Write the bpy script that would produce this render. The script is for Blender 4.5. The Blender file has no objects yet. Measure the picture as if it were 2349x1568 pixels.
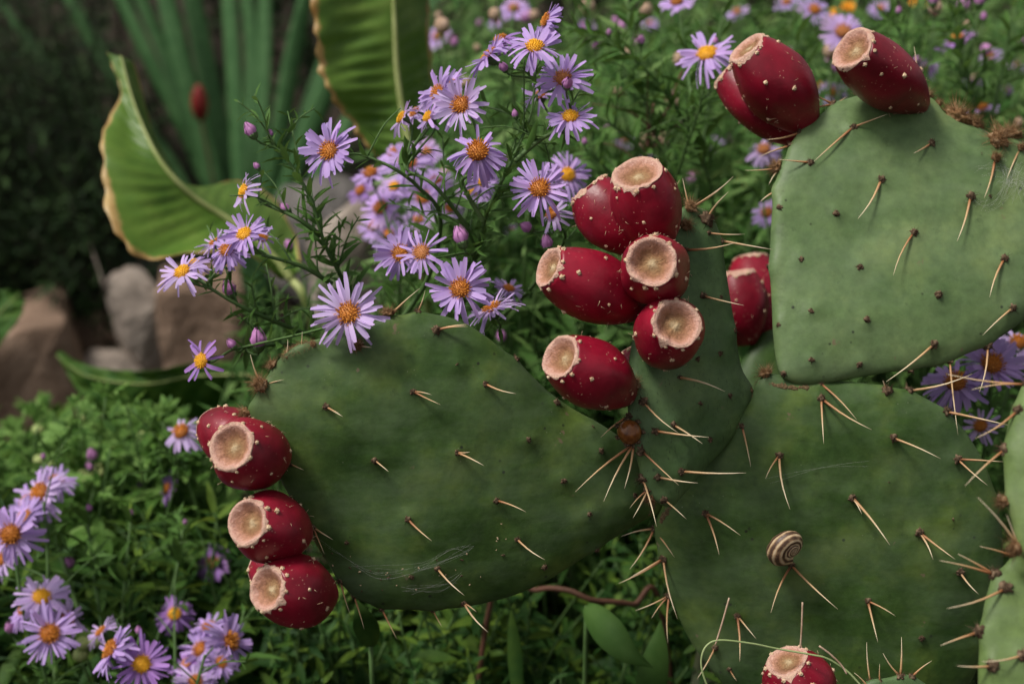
import bpy, bmesh, math, random
import numpy as np
from mathutils import Vector, Matrix, noise
from mathutils.bvhtree import BVHTree

random.seed(7)
rng = np.random.default_rng(11)
R = math.radians
scn = bpy.context.scene
COL = scn.collection

# ------------------------------------------------------------------ camera
PITCH = R(20)
CAM = Vector((0, 0, 0.80))
RIGHT = Vector((1, 0, 0))
FWD = Vector((0, math.cos(PITCH), -math.sin(PITCH)))
UP = Vector((0, math.sin(PITCH), math.cos(PITCH)))
cd = bpy.data.cameras.new('camera')
cam = bpy.data.objects.new('camera', cd)
COL.objects.link(cam)
cam.location = CAM
cam.rotation_euler = (R(90) - PITCH, 0, 0)
cd.lens = 50
cd.sensor_width = 36
cd.clip_start = 0.02
cd.clip_end = 300
cd.dof.use_dof = True
cd.dof.focus_distance = 0.755
cd.dof.aperture_fstop = 5.6
cd.dof.aperture_blades = 9
scn.camera = cam

# ------------------------------------------------------------------ sky, sun, exposure (overcast)
SUN_EL, SUN_AZ = R(60), R(-112)      # azimuth measured from +Y (view direction) to the right
world = bpy.data.worlds.new('World')
scn.world = world
world.use_nodes = True
nt = world.node_tree
bg = nt.nodes['Background']
sky = nt.nodes.new('ShaderNodeTexSky')
sky.sky_type = 'NISHITA'
sky.sun_disc = False
sky.sun_elevation = SUN_EL
sky.sun_rotation = SUN_AZ
sky.air_density = 1.0
sky.dust_density = 4.0
sky.ozone_density = 1.0
hs = nt.nodes.new('ShaderNodeHueSaturation')
hs.inputs['Saturation'].default_value = 0.08      # a grey, clouded sky
nt.links.new(sky.outputs[0], hs.inputs['Color'])
nt.links.new(hs.outputs[0], bg.inputs[0])
bg.inputs[1].default_value = 0.05
sl = bpy.data.lights.new('sun', 'SUN')
sl.energy = 1.5
sl.angle = R(13)
sl.color = (1.0, 0.94, 0.85)
sun = bpy.data.objects.new('sun', sl)
COL.objects.link(sun)
sdir = Vector((math.sin(SUN_AZ) * math.cos(SUN_EL), math.cos(SUN_AZ) * math.cos(SUN_EL), math.sin(SUN_EL)))
sun.rotation_euler = sdir.to_track_quat('Z', 'Y').to_euler()
sun.location = (0, 0, 4)
scn.view_settings.view_transform = 'Standard'
scn.view_settings.look = 'None'
scn.view_settings.gamma = 1
scn.view_settings.exposure = 1.08
scn.render.engine = 'CYCLES'
scn.cycles.use_denoising = True
scn.cycles.max_bounces = 6
scn.cycles.transparent_max_bounces = 4

# ------------------------------------------------------------------ pixel -> place
K = 0.72 / 2348.0
def P(x, y, d):
    return CAM + RIGHT * ((x - 1174) * K * d) + UP * ((784 - y) * K * d) + FWD * d
def ray(x, y):
    return (RIGHT * ((x - 1174) * K) + UP * ((784 - y) * K) + FWD)
def cam_dir(n):
    return (RIGHT * n[0] + UP * n[1] - FWD * n[2]).normalized()
def pix(p):
    v = p - CAM
    d = v.dot(FWD)
    return 1174 + v.dot(RIGHT) / (K * d), 784 - v.dot(UP) / (K * d), d
S3 = 3000 / 2348.0
def ZP(t, x, y):      # a point read off one of the six 1000 px squares the photograph was studied in
    ox, oy = t
    return (ox + x / 1.568) / S3, (oy + y / 1.568) / S3
T1, T2, T3, T4, T5, T6 = (0, 0), (1000, 0), (2000, 0), (0, 1000), (1000, 1000), (2000, 1000)

# ------------------------------------------------------------------ materials
def new_mat(name):
    m = bpy.data.materials.new(name)
    m.use_nodes = True
    n = m.node_tree
    return m, n, n.nodes['Principled BSDF']
def N(nt, typ, **kw):
    n = nt.nodes.new(typ)
    for k, v in kw.items():
        setattr(n, k, v)
    return n
def noise_tex(nt, scale, detail=4, rough=0.55, coord='Object', vec=None, stretch=None):
    t = N(nt, 'ShaderNodeTexNoise')
    t.inputs['Scale'].default_value = scale
    t.inputs['Detail'].default_value = detail
    t.inputs['Roughness'].default_value = rough
    if vec is None:
        tc = N(nt, 'ShaderNodeTexCoord')
        vec = tc.outputs[coord]
    if stretch:
        mp = N(nt, 'ShaderNodeMapping')
        mp.inputs['Scale'].default_value = stretch
        nt.links.new(vec, mp.inputs[0])
        vec = mp.outputs[0]
    nt.links.new(vec, t.inputs['Vector'])
    return t
def ramp(nt, fac, stops):
    mx_ = max(p for p, c in stops)
    if mx_ > 1:
        dv = N(nt, 'ShaderNodeMath', operation='DIVIDE')
        nt.links.new(fac, dv.inputs[0]); dv.inputs[1].default_value = mx_
        fac = dv.outputs[0]
        stops = [(p / mx_, c) for p, c in stops]
    r = N(nt, 'ShaderNodeValToRGB')
    e = r.color_ramp.elements
    e[0].position, e[0].color = stops[0][0], (*stops[0][1], 1)
    e[1].position, e[1].color = stops[-1][0], (*stops[-1][1], 1)
    for p, c in stops[1:-1]:
        k = e.new(p)
        k.color = (*c, 1)
    nt.links.new(fac, r.inputs[0])
    return r
def mixc(nt, fac, a, b, blend='MIX'):
    m = N(nt, 'ShaderNodeMix', data_type='RGBA', blend_type=blend)
    if hasattr(fac, 'links') or isinstance(fac, bpy.types.NodeSocket):
        nt.links.new(fac, m.inputs[0])
    else:
        m.inputs[0].default_value = fac
    for s, v in ((6, a), (7, b)):
        if isinstance(v, bpy.types.NodeSocket):
            nt.links.new(v, m.inputs[s])
        else:
            m.inputs[s].default_value = (*v, 1)
    return m.outputs[2]
def bump(nt, b, height, strength, dist):
    n = N(nt, 'ShaderNodeBump')
    n.inputs['Strength'].default_value = strength
    n.inputs['Distance'].default_value = dist
    nt.links.new(height, n.inputs['Height'])
    nt.links.new(n.outputs[0], b.inputs['Normal'])
def g3(*a): return [(i / (len(a) - 1), c) for i, c in enumerate(a)]

def leaf_mat(name, c_dark, c_mid, c_light, rough=0.5, transl=0.3, edge=None):
    m, t, b = new_mat(name)
    geo = N(t, 'ShaderNodeNewGeometry')
    nz = noise_tex(t, 55, 3)
    add = N(t, 'ShaderNodeMath', operation='MULTIPLY_ADD')
    t.links.new(nz.outputs[0], add.inputs[0]); add.inputs[1].default_value = 0.5
    sub = N(t, 'ShaderNodeMath', operation='MULTIPLY_ADD')
    t.links.new(geo.outputs['Random Per Island'], sub.inputs[0]); sub.inputs[1].default_value = 0.75; sub.inputs[2].default_value = -0.12
    t.links.new(sub.outputs[0], add.inputs[2])
    r = ramp(t, add.outputs[0], [(0.1, c_dark), (0.5, c_mid), (0.95, c_light)])
    t.links.new(r.outputs[0], b.inputs['Base Color'])
    b.inputs['Roughness'].default_value = rough + 0.1
    b.inputs['Specular IOR Level'].default_value = 0.18
    tr = N(t, 'ShaderNodeBsdfTranslucent')
    hv = N(t, 'ShaderNodeHueSaturation'); hv.inputs['Value'].default_value = 1.2; hv.inputs['Hue'].default_value = 0.48
    t.links.new(r.outputs[0], hv.inputs['Color']); t.links.new(hv.outputs[0], tr.inputs[0])
    mx = N(t, 'ShaderNodeMixShader'); mx.inputs[0].default_value = transl
    t.links.new(b.outputs[0], mx.inputs[1]); t.links.new(tr.outputs[0], mx.inputs[2])
    t.links.new(mx.outputs[0], t.nodes['Material Output'].inputs[0])
    return m
M = {}
M['aster_leaf'] = leaf_mat('aster_leaf', (0.026, 0.076, 0.014), (0.066, 0.155, 0.030), (0.145, 0.25, 0.066))
M['back_leaf'] = leaf_mat('back_leaf', (0.026, 0.082, 0.016), (0.080, 0.185, 0.040), (0.22, 0.34, 0.115))
M['mum_leaf'] = leaf_mat('mum_leaf', (0.040, 0.105, 0.018), (0.10, 0.215, 0.038), (0.20, 0.34, 0.09))
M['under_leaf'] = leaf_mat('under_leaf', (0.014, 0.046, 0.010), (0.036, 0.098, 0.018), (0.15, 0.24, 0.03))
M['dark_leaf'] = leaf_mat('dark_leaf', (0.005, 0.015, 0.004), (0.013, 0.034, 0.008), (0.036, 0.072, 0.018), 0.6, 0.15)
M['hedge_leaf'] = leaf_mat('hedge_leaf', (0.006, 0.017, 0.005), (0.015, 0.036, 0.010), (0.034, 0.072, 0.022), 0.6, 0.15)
M['blue_leaf'] = leaf_mat('blue_leaf', (0.03, 0.06, 0.045), (0.055, 0.09, 0.07), (0.10, 0.14, 0.11), 0.6, 0.15)
M['sword'] = leaf_mat('sword', (0.020, 0.062, 0.020), (0.050, 0.130, 0.044), (0.125, 0.245, 0.095), 0.45, 0.15)

def simple(name, stops, scale, rough=0.6, spec=0.3, stretch=None, bmp=None, detail=4):
    m, t, b = new_mat(name)
    nz = noise_tex(t, scale, detail, stretch=stretch)
    r = ramp(t, nz.outputs[0], stops)
    t.links.new(r.outputs[0], b.inputs['Base Color'])
    b.inputs['Roughness'].default_value = rough
    b.inputs['Specular IOR Level'].default_value = spec
    if bmp:
        nb = noise_tex(t, bmp[0], 5)
        bump(t, b, nb.outputs[0], bmp[1], bmp[2])
    return m
M['stem'] = simple('stem', [(0.3, (0.055, 0.12, 0.030)), (0.7, (0.10, 0.175, 0.055))], 60)
M['red_stem'] = simple('red_stem', [(0.3, (0.10, 0.05, 0.03)), (0.7, (0.19, 0.085, 0.055))], 40)
M['dark_stem'] = simple('dark_stem', [(0.3, (0.008, 0.008, 0.005)), (0.7, (0.02, 0.018, 0.011))], 40)
M['calyx'] = simple('calyx', [(0.35, (0.05, 0.11, 0.03)), (0.7, (0.12, 0.20, 0.07))], 500)
M['soil'] = simple('soil', [(0.3, (0.012, 0.009, 0.006)), (0.55, (0.03, 0.022, 0.015)), (0.8, (0.07, 0.053, 0.038))], 18, 0.95, 0.1, bmp=(90, 0.8, 0.01), detail=8)
M['rock_brown'] = simple('rock_brown', [(0.25, (0.075, 0.050, 0.036)), (0.5, (0.22, 0.148, 0.105)), (0.8, (0.42, 0.30, 0.22))], 14, 0.9, 0.2, bmp=(70, 0.7, 0.008), detail=8)
M['rock_pale'] = simple('rock_pale', [(0.25, (0.14, 0.115, 0.095)), (0.5, (0.27, 0.225, 0.19)), (0.8, (0.40, 0.35, 0.30))], 16, 0.9, 0.2, bmp=(70, 0.6, 0.006), detail=8)
M['rock_grey'] = simple('rock_grey', [(0.25, (0.06, 0.055, 0.052)), (0.5, (0.12, 0.11, 0.105)), (0.8, (0.21, 0.195, 0.185))], 14, 0.9, 0.2, bmp=(70, 0.6, 0.008), detail=8)
M['areole'] = simple('areole', [(0.3, (0.030, 0.019, 0.012)), (0.5, (0.085, 0.055, 0.035)), (0.72, (0.24, 0.17, 0.11))], 900, 0.95, 0.1)
M['dry_cork'] = simple('dry_cork', [(0.3, (0.06, 0.04, 0.022)), (0.7, (0.20, 0.14, 0.075))], 500, 0.9, 0.1)
M['tuft'] = simple('tuft', [(0.3, (0.12, 0.06, 0.028)), (0.5, (0.32, 0.18, 0.085)), (0.72, (0.58, 0.40, 0.25))], 420, 0.95, 0.1, bmp=(1500, 0.9, 0.002))
M['tubercle'] = simple('tubercle', [(0.3, (0.34, 0.19, 0.10)), (0.5, (0.62, 0.46, 0.30)), (0.75, (0.78, 0.64, 0.47))], 900, 0.85, 0.15)
M['tendril'] = simple('tendril', [(0.3, (0.20, 0.27, 0.10)), (0.7, (0.34, 0.40, 0.19))], 50, 0.5)
M['bud_green'] = simple('bud_green', [(0.3, (0.24, 0.32, 0.10)), (0.7, (0.45, 0.50, 0.20))], 200, 0.6)
M['bud_pink'] = simple('bud_pink', [(0.3, (0.36, 0.12, 0.33)), (0.7, (0.55, 0.27, 0.52))], 500, 0.6)
M['dry'] = simple('dry', [(0.3, (0.30, 0.19, 0.12)), (0.7, (0.55, 0.40, 0.30))], 200, 0.8)
M['marigold'] = simple('marigold', [(0.3, (0.75, 0.26, 0.01)), (0.7, (0.85, 0.42, 0.02))], 200, 0.6)
M['red_pod'] = simple('red_pod', [(0.3, (0.16, 0.012, 0.012)), (0.7, (0.26, 0.03, 0.025))], 60, 0.5)
M['resin'] = simple('resin', [(0.3, (0.10, 0.028, 0.006)), (0.7, (0.24, 0.085, 0.02))], 300, 0.25, 0.5)

def petal_mat(name, base, mid, tip):
    m, t, b = new_mat(name)
    tc = N(t, 'ShaderNodeTexCoord')
    sx = N(t, 'ShaderNodeSeparateXYZ')
    t.links.new(tc.outputs['Generated'], sx.inputs[0])
    r = ramp(t, sx.outputs[0], [(0.0, base), (0.35, mid), (1.0, tip)])
    oi = N(t, 'ShaderNodeObjectInfo')
    hv = N(t, 'ShaderNodeHueSaturation')
    mr = N(t, 'ShaderNodeMapRange'); mr.inputs[3].default_value = 0.86; mr.inputs[4].default_value = 1.10
    t.links.new(oi.outputs['Random'], mr.inputs[0]); t.links.new(mr.outputs[0], hv.inputs['Value'])
    mr2 = N(t, 'ShaderNodeMapRange'); mr2.inputs[3].default_value = 0.492; mr2.inputs[4].default_value = 0.513
    t.links.new(oi.outputs['Random'], mr2.inputs[0]); t.links.new(mr2.outputs[0], hv.inputs['Hue'])
    # fine lengthwise veins
    nz = noise_tex(t, 1.0, 2, stretch=(250, 2600, 250))
    c = mixc(t, 0.16, r.outputs[0], nz.outputs[0], 'OVERLAY')
    t.links.new(c, hv.inputs['Color'])
    t.links.new(hv.outputs[0], b.inputs['Base Color'])
    b.inputs['Roughness'].default_value = 0.6
    b.inputs['Specular IOR Level'].default_value = 0.2
    tr = N(t, 'ShaderNodeBsdfTranslucent'); t.links.new(hv.outputs[0], tr.inputs[0])
    mx = N(t, 'ShaderNodeMixShader'); mx.inputs[0].default_value = 0.35
    t.links.new(b.outputs[0], mx.inputs[1]); t.links.new(tr.outputs[0], mx.inputs[2])
    t.links.new(mx.outputs[0], t.nodes['Material Output'].inputs[0])
    return m
M['petal'] = petal_mat('petal', (0.59, 0.41, 0.67), (0.585, 0.42, 0.79), (0.54, 0.375, 0.76))
M['petal_deep'] = petal_mat('petal_deep', (0.52, 0.29, 0.60), (0.45, 0.255, 0.65), (0.42, 0.23, 0.62))
M['petal_pale'] = petal_mat('petal_pale', (0.65, 0.47, 0.67), (0.65, 0.505, 0.81), (0.59, 0.44, 0.77))
def disc_mat(name, low, high):
    m, t, b = new_mat(name)
    tc = N(t, 'ShaderNodeTexCoord')
    sx = N(t, 'ShaderNodeSeparateXYZ'); t.links.new(tc.outputs['Generated'], sx.inputs[0])
    geo = N(t, 'ShaderNodeNewGeometry')
    ad = N(t, 'ShaderNodeMath', operation='MULTIPLY_ADD')
    t.links.new(geo.outputs['Random Per Island'], ad.inputs[0]); ad.inputs[1].default_value = 0.5
    t.links.new(sx.outputs[2], ad.inputs[2])
    r = ramp(t, ad.outputs[0], [(0.25, low), (1.1, high)])
    t.links.new(r.outputs[0], b.inputs['Base Color'])
    b.inputs['Roughness'].default_value = 0.6
    return m
M['disc_o'] = disc_mat('disc_o', (0.20, 0.040, 0.005), (0.74, 0.29, 0.030))
M['disc_y'] = disc_mat('disc_y', (0.62, 0.24, 0.008), (0.88, 0.50, 0.02))
M['disc_r'] = disc_mat('disc_r', (0.28, 0.07, 0.02), (0.72, 0.33, 0.10))

def pad_mat(name, c1, c2, c3, streak=0.0):
    m, t, b = new_mat(name)
    tc = N(t, 'ShaderNodeTexCoord'); o = tc.outputs['Object']
    n1 = noise_tex(t, 26, 5, 0.6, vec=o)
    n2 = noise_tex(t, 160, 4, 0.6, vec=o)
    r = ramp(t, n1.outputs[0], [(0.32, c1), (0.5, c2), (0.66, c3)])
    c = mixc(t, 0.42, r.outputs[0], n2.outputs[0], 'OVERLAY')
    ny = noise_tex(t, 13, 5, 0.62, vec=o)
    yr = ramp(t, ny.outputs[0], [(0.54, (0, 0, 0)), (0.72, (0.42, 0.42, 0.42))])
    c = mixc(t, yr.outputs[0], c, tuple(q * f for q, f in zip(c3, (1.25, 1.12, 0.75))))
    nd = noise_tex(t, 70, 6, 0.75, vec=o)
    dr = ramp(t, nd.outputs[0], [(0.60, (0, 0, 0)), (0.72, (0.55, 0.55, 0.55))])
    c = mixc(t, dr.outputs[0], c, tuple(q * 0.45 for q in c1))
    # dark specks and scratches
    v = N(t, 'ShaderNodeTexVoronoi'); v.inputs['Scale'].default_value = 125
    t.links.new(o, v.inputs['Vector'])
    sr = ramp(t, v.outputs['Distance'], [(0.07, (1, 1, 1)), (0.15, (0, 0, 0))])
    gate = noise_tex(t, 45, 2, vec=o)
    gr = ramp(t, gate.outputs[0], [(0.55, (0, 0, 0)), (0.62, (1, 1, 1))])
    mm = mixc(t, 1.0, sr.outputs[0], gr.outputs[0], 'MULTIPLY')
    c = mixc(t, mm, c, (0.02, 0.026, 0.014))
    # pale flecks
    v2 = N(t, 'ShaderNodeTexVoronoi'); v2.inputs['Scale'].default_value = 260
    t.links.new(o, v2.inputs['Vector'])
    s2 = ramp(t, v2.outputs['Distance'], [(0.035, (1, 1, 1)), (0.09, (0, 0, 0))])
    gate2 = noise_tex(t, 33, 3, vec=o)
    g2 = ramp(t, gate2.outputs[0], [(0.56, (0, 0, 0)), (0.66, (0.8, 0.8, 0.8))])
    m2 = mixc(t, 1.0, s2.outputs[0], g2.outputs[0], 'MULTIPLY')
    c = mixc(t, m2, c, (0.36, 0.38, 0.28))
    v3 = N(t, 'ShaderNodeTexVoronoi'); v3.inputs['Scale'].default_value = 62
    wv = mixc(t, 0.012, o, n2.outputs['Color'], 'ADD')
    t.links.new(wv, v3.inputs['Vector'])
    s3 = ramp(t, v3.outputs['Distance'], [(0.05, (1, 1, 1)), (0.11, (0, 0, 0))])
    g3_ = ramp(t, noise_tex(t, 24, 2, vec=o).outputs[0], [(0.50, (0, 0, 0)), (0.56, (0.9, 0.9, 0.9))])
    c = mixc(t, mixc(t, 1.0, s3.outputs[0], g3_.outputs[0], 'MULTIPLY'), c, (0.17, 0.125, 0.075))
    # waxy bloom rubbed off in long smears
    nb = noise_tex(t, 11, 6, 0.7, vec=o, stretch=(1.0, 1.0, 2.4))
    br = ramp(t, nb.outputs[0], [(0.42, (0, 0, 0)), (0.68, (0.32, 0.32, 0.32))])
    c = mixc(t, br.outputs[0], c, (0.18, 0.245, 0.15))
    if streak:
        ns = noise_tex(t, 1.0, 3, 0.7, vec=o, stretch=(900, 900, 90))
        rs = ramp(t, ns.outputs[0], [(0.60, (0, 0, 0)), (0.68, (streak, streak, streak))])
        c = mixc(t, rs.outputs[0], c, (0.025, 0.04, 0.02))
    t.links.new(c, b.inputs['Base Color'])
    rr = ramp(t, nb.outputs[0], [(0.3, (0.40, 0.40, 0.40)), (0.7, (0.58, 0.58, 0.58))])
    t.links.new(rr.outputs[0], b.inputs['Roughness'])
    b.inputs['Specular IOR Level'].default_value = 0.22
    nbm = noise_tex(t, 240, 4, vec=o)
    bump(t, b, nbm.outputs[0], 0.12, 0.002)
    return m
M['pad_dark'] = pad_mat('pad_dark', (0.028, 0.062, 0.015), (0.050, 0.096, 0.023), (0.092, 0.145, 0.033))
M['pad_mid'] = pad_mat('pad_mid', (0.050, 0.098, 0.034), (0.074, 0.132, 0.046), (0.105, 0.172, 0.060), 0.7)
M['pad_pale'] = pad_mat('pad_pale', (0.076, 0.130, 0.048), (0.110, 0.172, 0.065), (0.150, 0.214, 0.082))
M['pad_yellow'] = pad_mat('pad_yellow', (0.088, 0.140, 0.040), (0.120, 0.180, 0.055), (0.155, 0.215, 0.070))
M['pad_cork'] = pad_mat('pad_cork', (0.11, 0.10, 0.06), (0.10, 0.11, 0.06), (0.08, 0.12, 0.06))

def fruit_mat():
    m, t, b = new_mat('fruit')
    tc = N(t, 'ShaderNodeTexCoord'); o = tc.outputs['Object']
    n1 = noise_tex(t, 45, 4, vec=o)
    r = ramp(t, n1.outputs[0], [(0.3, (0.13, 0.0024, 0.011)), (0.52, (0.235, 0.0040, 0.020)), (0.75, (0.33, 0.008, 0.030))])
    c = r.outputs[0]
    # ashy bloom
    nb = noise_tex(t, 28, 6, 0.7, vec=o)
    br = ramp(t, nb.outputs[0], [(0.54, (0, 0, 0)), (0.78, (0.16, 0.16, 0.16))])
    c = mixc(t, br.outputs[0], c, (0.30, 0.11, 0.12))
    # pale pin-prick flecks
    v = N(t, 'ShaderNodeTexVoronoi'); v.inputs['Scale'].default_value = 420
    t.links.new(o, v.inputs['Vector'])
    s = ramp(t, v.outputs['Distance'], [(0.10, (1, 1, 1)), (0.20, (0, 0, 0))])
    gt = noise_tex(t, 80, 3, vec=o)
    g = ramp(t, gt.outputs[0], [(0.50, (0, 0, 0)), (0.62, (0.85, 0.85, 0.85))])
    c = mixc(t, mixc(t, 1.0, s.outputs[0], g.outputs[0], 'MULTIPLY'), c, (0.55, 0.27, 0.20))
    oi = N(t, 'ShaderNodeObjectInfo')
    hv = N(t, 'ShaderNodeHueSaturation')
    mr = N(t, 'ShaderNodeMapRange'); mr.inputs[3].default_value = 0.80; mr.inputs[4].default_value = 1.10
    t.links.new(oi.outputs['Random'], mr.inputs[0]); t.links.new(mr.outputs[0], hv.inputs['Value'])
    t.links.new(c, hv.inputs['Color']); c = hv.outputs[0]
    t.links.new(c, b.inputs['Base Color'])
    rr = ramp(t, nb.outputs[0], [(0.3, (0.30, 0.30, 0.30)), (0.7, (0.52, 0.52, 0.52))])
    t.links.new(rr.outputs[0], b.inputs['Roughness'])
    b.inputs['Specular IOR Level'].default_value = 0.45
    nbm = noise_tex(t, 420, 3, vec=o)
    bump(t, b, nbm.outputs[0], 0.12, 0.001)
    return m
M['fruit'] = fruit_mat()
def scar_mat():
    m, t, b = new_mat('scar')
    at = N(t, 'ShaderNodeAttribute', attribute_name='rad')
    tc = N(t, 'ShaderNodeTexCoord'); o = tc.outputs['Object']
    n1 = noise_tex(t, 260, 5, 0.7, vec=o)
    ad = N(t, 'ShaderNodeMath', operation='MULTIPLY_ADD')
    t.links.new(n1.outputs[0], ad.inputs[0]); ad.inputs[1].default_value = 0.55
    t.links.new(at.outputs['Fac'], ad.inputs[2])
    r = ramp(t, ad.outputs[0], [(0.34, (0.60, 0.46, 0.28)), (0.52, (0.38, 0.23, 0.115)), (0.76, (0.34, 0.17, 0.09)), (0.98, (0.56, 0.29, 0.20)), (1.12, (0.70, 0.41, 0.33)), (1.35, (0.72, 0.48, 0.36))])
    n2 = noise_tex(t, 900, 4, 0.7, vec=o)
    c = mixc(t, 0.6, r.outputs[0], n2.outputs[0], 'OVERLAY')
    t.links.new(c, b.inputs['Base Color'])
    b.inputs['Roughness'].default_value = 0.85
    b.inputs['Specular IOR Level'].default_value = 0.2
    bump(t, b, n2.outputs[0], 0.9, 0.002)
    return m
M['scar'] = scar_mat()
def spine_mat():
    m, t, b = new_mat('spine')
    at = N(t, 'ShaderNodeAttribute', attribute_name='rad')
    oi = N(t, 'ShaderNodeObjectInfo')
    ad = N(t, 'ShaderNodeMath', operation='MULTIPLY_ADD')
    t.links.new(oi.outputs['Random'], ad.inputs[0]); ad.inputs[1].default_value = 0.42
    t.links.new(at.outputs['Fac'], ad.inputs[2])
    r = ramp(t, ad.outputs[0], [(0.0, (0.14, 0.05, 0.022)), (0.28, (0.36, 0.15, 0.06)), (0.65, (0.56, 0.36, 0.18)), (1.1, (0.74, 0.62, 0.43))])
    t.links.new(r.outputs[0], b.inputs['Base Color'])
    b.inputs['Roughness'].default_value = 0.5
    return m
M['spine'] = spine_mat()
def snail_mat():
    m, t, b = new_mat('snail_shell')
    at = N(t, 'ShaderNodeAttribute', attribute_name='rad')
    tc = N(t, 'ShaderNodeTexCoord')
    n = noise_tex(t, 330, 4, 0.7)
    ad = N(t, 'ShaderNodeMath', operation='MULTIPLY_ADD')
    t.links.new(n.outputs[0], ad.inputs[0]); ad.inputs[1].default_value = 0.5
    t.links.new(at.outputs['Fac'], ad.inputs[2])
    r = ramp(t, ad.outputs[0], [(0.42, (0.62, 0.49, 0.32)), (0.58, (0.42, 0.27, 0.15)), (0.76, (0.09, 0.05, 0.032)), (1.2, (0.045, 0.026, 0.02))])
    t.links.new(r.outputs[0], b.inputs['Base Color'])
    b.inputs['Roughness'].default_value = 0.45
    bump(t, b, n.outputs[0], 0.3, 0.001)
    return m
M['snail'] = snail_mat()
def broad_mat():
    m, t, b = new_mat('broad_leaf')
    at = N(t, 'ShaderNodeAttribute', attribute_name='rad')      # 0 at the midrib, 1 at the margin
    av = N(t, 'ShaderNodeAttribute', attribute_name='vein')     # 1 on a side vein
    n1 = noise_tex(t, 22, 5, 0.6)
    r = ramp(t, n1.outputs[0], [(0.3, (0.068, 0.160, 0.018)), (0.55, (0.135, 0.245, 0.034)), (0.8, (0.24, 0.34, 0.075))])
    c = mixc(t, av.outputs['Fac'], r.outputs[0], (0.058, 0.140, 0.016))
    ad = N(t, 'ShaderNodeMath', operation='MULTIPLY_ADD')
    n2 = noise_tex(t, 34, 5, 0.7)
    t.links.new(n2.outputs[0], ad.inputs[0]); ad.inputs[1].default_value = 0.36
    t.links.new(at.outputs['Fac'], ad.inputs[2])
    e = ramp(t, ad.outputs[0], [(1.085, (0, 0, 0)), (1.125, (1, 1, 1))])
    ec = ramp(t, n1.outputs[0], [(0.35, (0.33, 0.17, 0.04)), (0.6, (0.62, 0.44, 0.18))])
    c = mixc(t, e.outputs[0], c, ec.outputs[0])
    t.links.new(c, b.inputs['Base Color'])
    b.inputs['Roughness'].default_value = 0.42
    b.inputs['Specular IOR Level'].default_value = 0.4
    tr = N(t, 'ShaderNodeBsdfTranslucent'); t.links.new(c, tr.inputs[0])
    mx = N(t, 'ShaderNodeMixShader'); mx.inputs[0].default_value = 0.3
    t.links.new(b.outputs[0], mx.inputs[1]); t.links.new(tr.outputs[0], mx.inputs[2])
    t.links.new(mx.outputs[0], t.nodes['Material Output'].inputs[0])
    return m
M['broad'] = broad_mat()
M['midrib'] = simple('midrib', [(0.3, (0.22, 0.27, 0.08)), (0.7, (0.36, 0.40, 0.16))], 40, 0.5)

# ------------------------------------------------------------------ object helpers
W = {}
def link(name, data, parent=None, mat=None, mw=None):
    o = bpy.data.objects.new(name, data)
    COL.objects.link(o)
    mw = mw or Matrix.Identity(4)
    if parent is not None:
        o.parent = parent
        o.matrix_basis = W[parent.name].inverted() @ mw
    else:
        o.matrix_basis = mw
    W[o.name] = mw.copy()
    if mat is not None and data is not None and not data.materials:
        data.materials.append(M[mat])
    return o
def mesh(name, verts, faces, smooth=True, attrs=None):
    me = bpy.data.meshes.new(name)
    me.from_pydata([tuple(v) for v in verts], [], faces)
    if smooth:
        me.polygons.foreach_set('use_smooth', [True] * len(me.polygons))
    for k, vals in (attrs or {}).items():
        a = me.attributes.new(k, 'FLOAT', 'POINT')
        a.data.foreach_set('value', np.asarray(vals, dtype=np.float32))
    me.update()
    return me
def part(name, verts, faces, mat, parent, smooth=True, attrs=None, origin=None):
    """mesh given in world coordinates, linked with its own origin"""
    vs = [Vector(v) for v in verts]
    if origin is None:
        origin = sum(vs, Vector()) / len(vs)
    vs = [v - origin for v in vs]
    me = mesh(name, vs, faces, smooth, attrs)
    return link(name, me, parent, mat, Matrix.Translation(origin))
def tag(o, label, cat, group=None, kind=None):
    if label: o['label'] = label
    if cat: o['category'] = cat
    if group: o['group'] = group
    if kind: o['kind'] = kind
    return o
def thing(name, loc, label, cat, group=None):
    o = link(name, None, None, None, Matrix.Translation(Vector(loc)))
    o.empty_display_size = 0.02
    return tag(o, label, cat, group)
def frame_to(z, roll=0.0):
    z = z.normalized()
    a = Vector((0, 0, 1)) if abs(z.z) < 0.9 else Vector((1, 0, 0))
    x = a.cross(z).normalized()
    y = z.cross(x)
    m = Matrix((x, y, z)).transposed()
    return (m @ Matrix.Rotation(roll, 3, 'Z')).to_4x4()
def catmull(pts, n, closed=False):
    pts = [Vector(p) for p in pts]
    L = len(pts)
    out = []
    segs = L if closed else L - 1
    for i in range(n):
        u = i / (n if closed else n - 1) * segs
        k = min(int(u), segs - 1)
        f = u - k
        def g(j):
            return pts[j % L] if closed else pts[max(0, min(L - 1, j))]
        p0, p1, p2, p3 = g(k - 1), g(k), g(k + 1), g(k + 2)
        out.append(0.5 * ((2 * p1) + (p2 - p0) * f + (2 * p0 - 5 * p1 + 4 * p2 - p3) * f * f + (3 * p1 - p0 - 3 * p2 + p3) * f ** 3))
    return out
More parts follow.
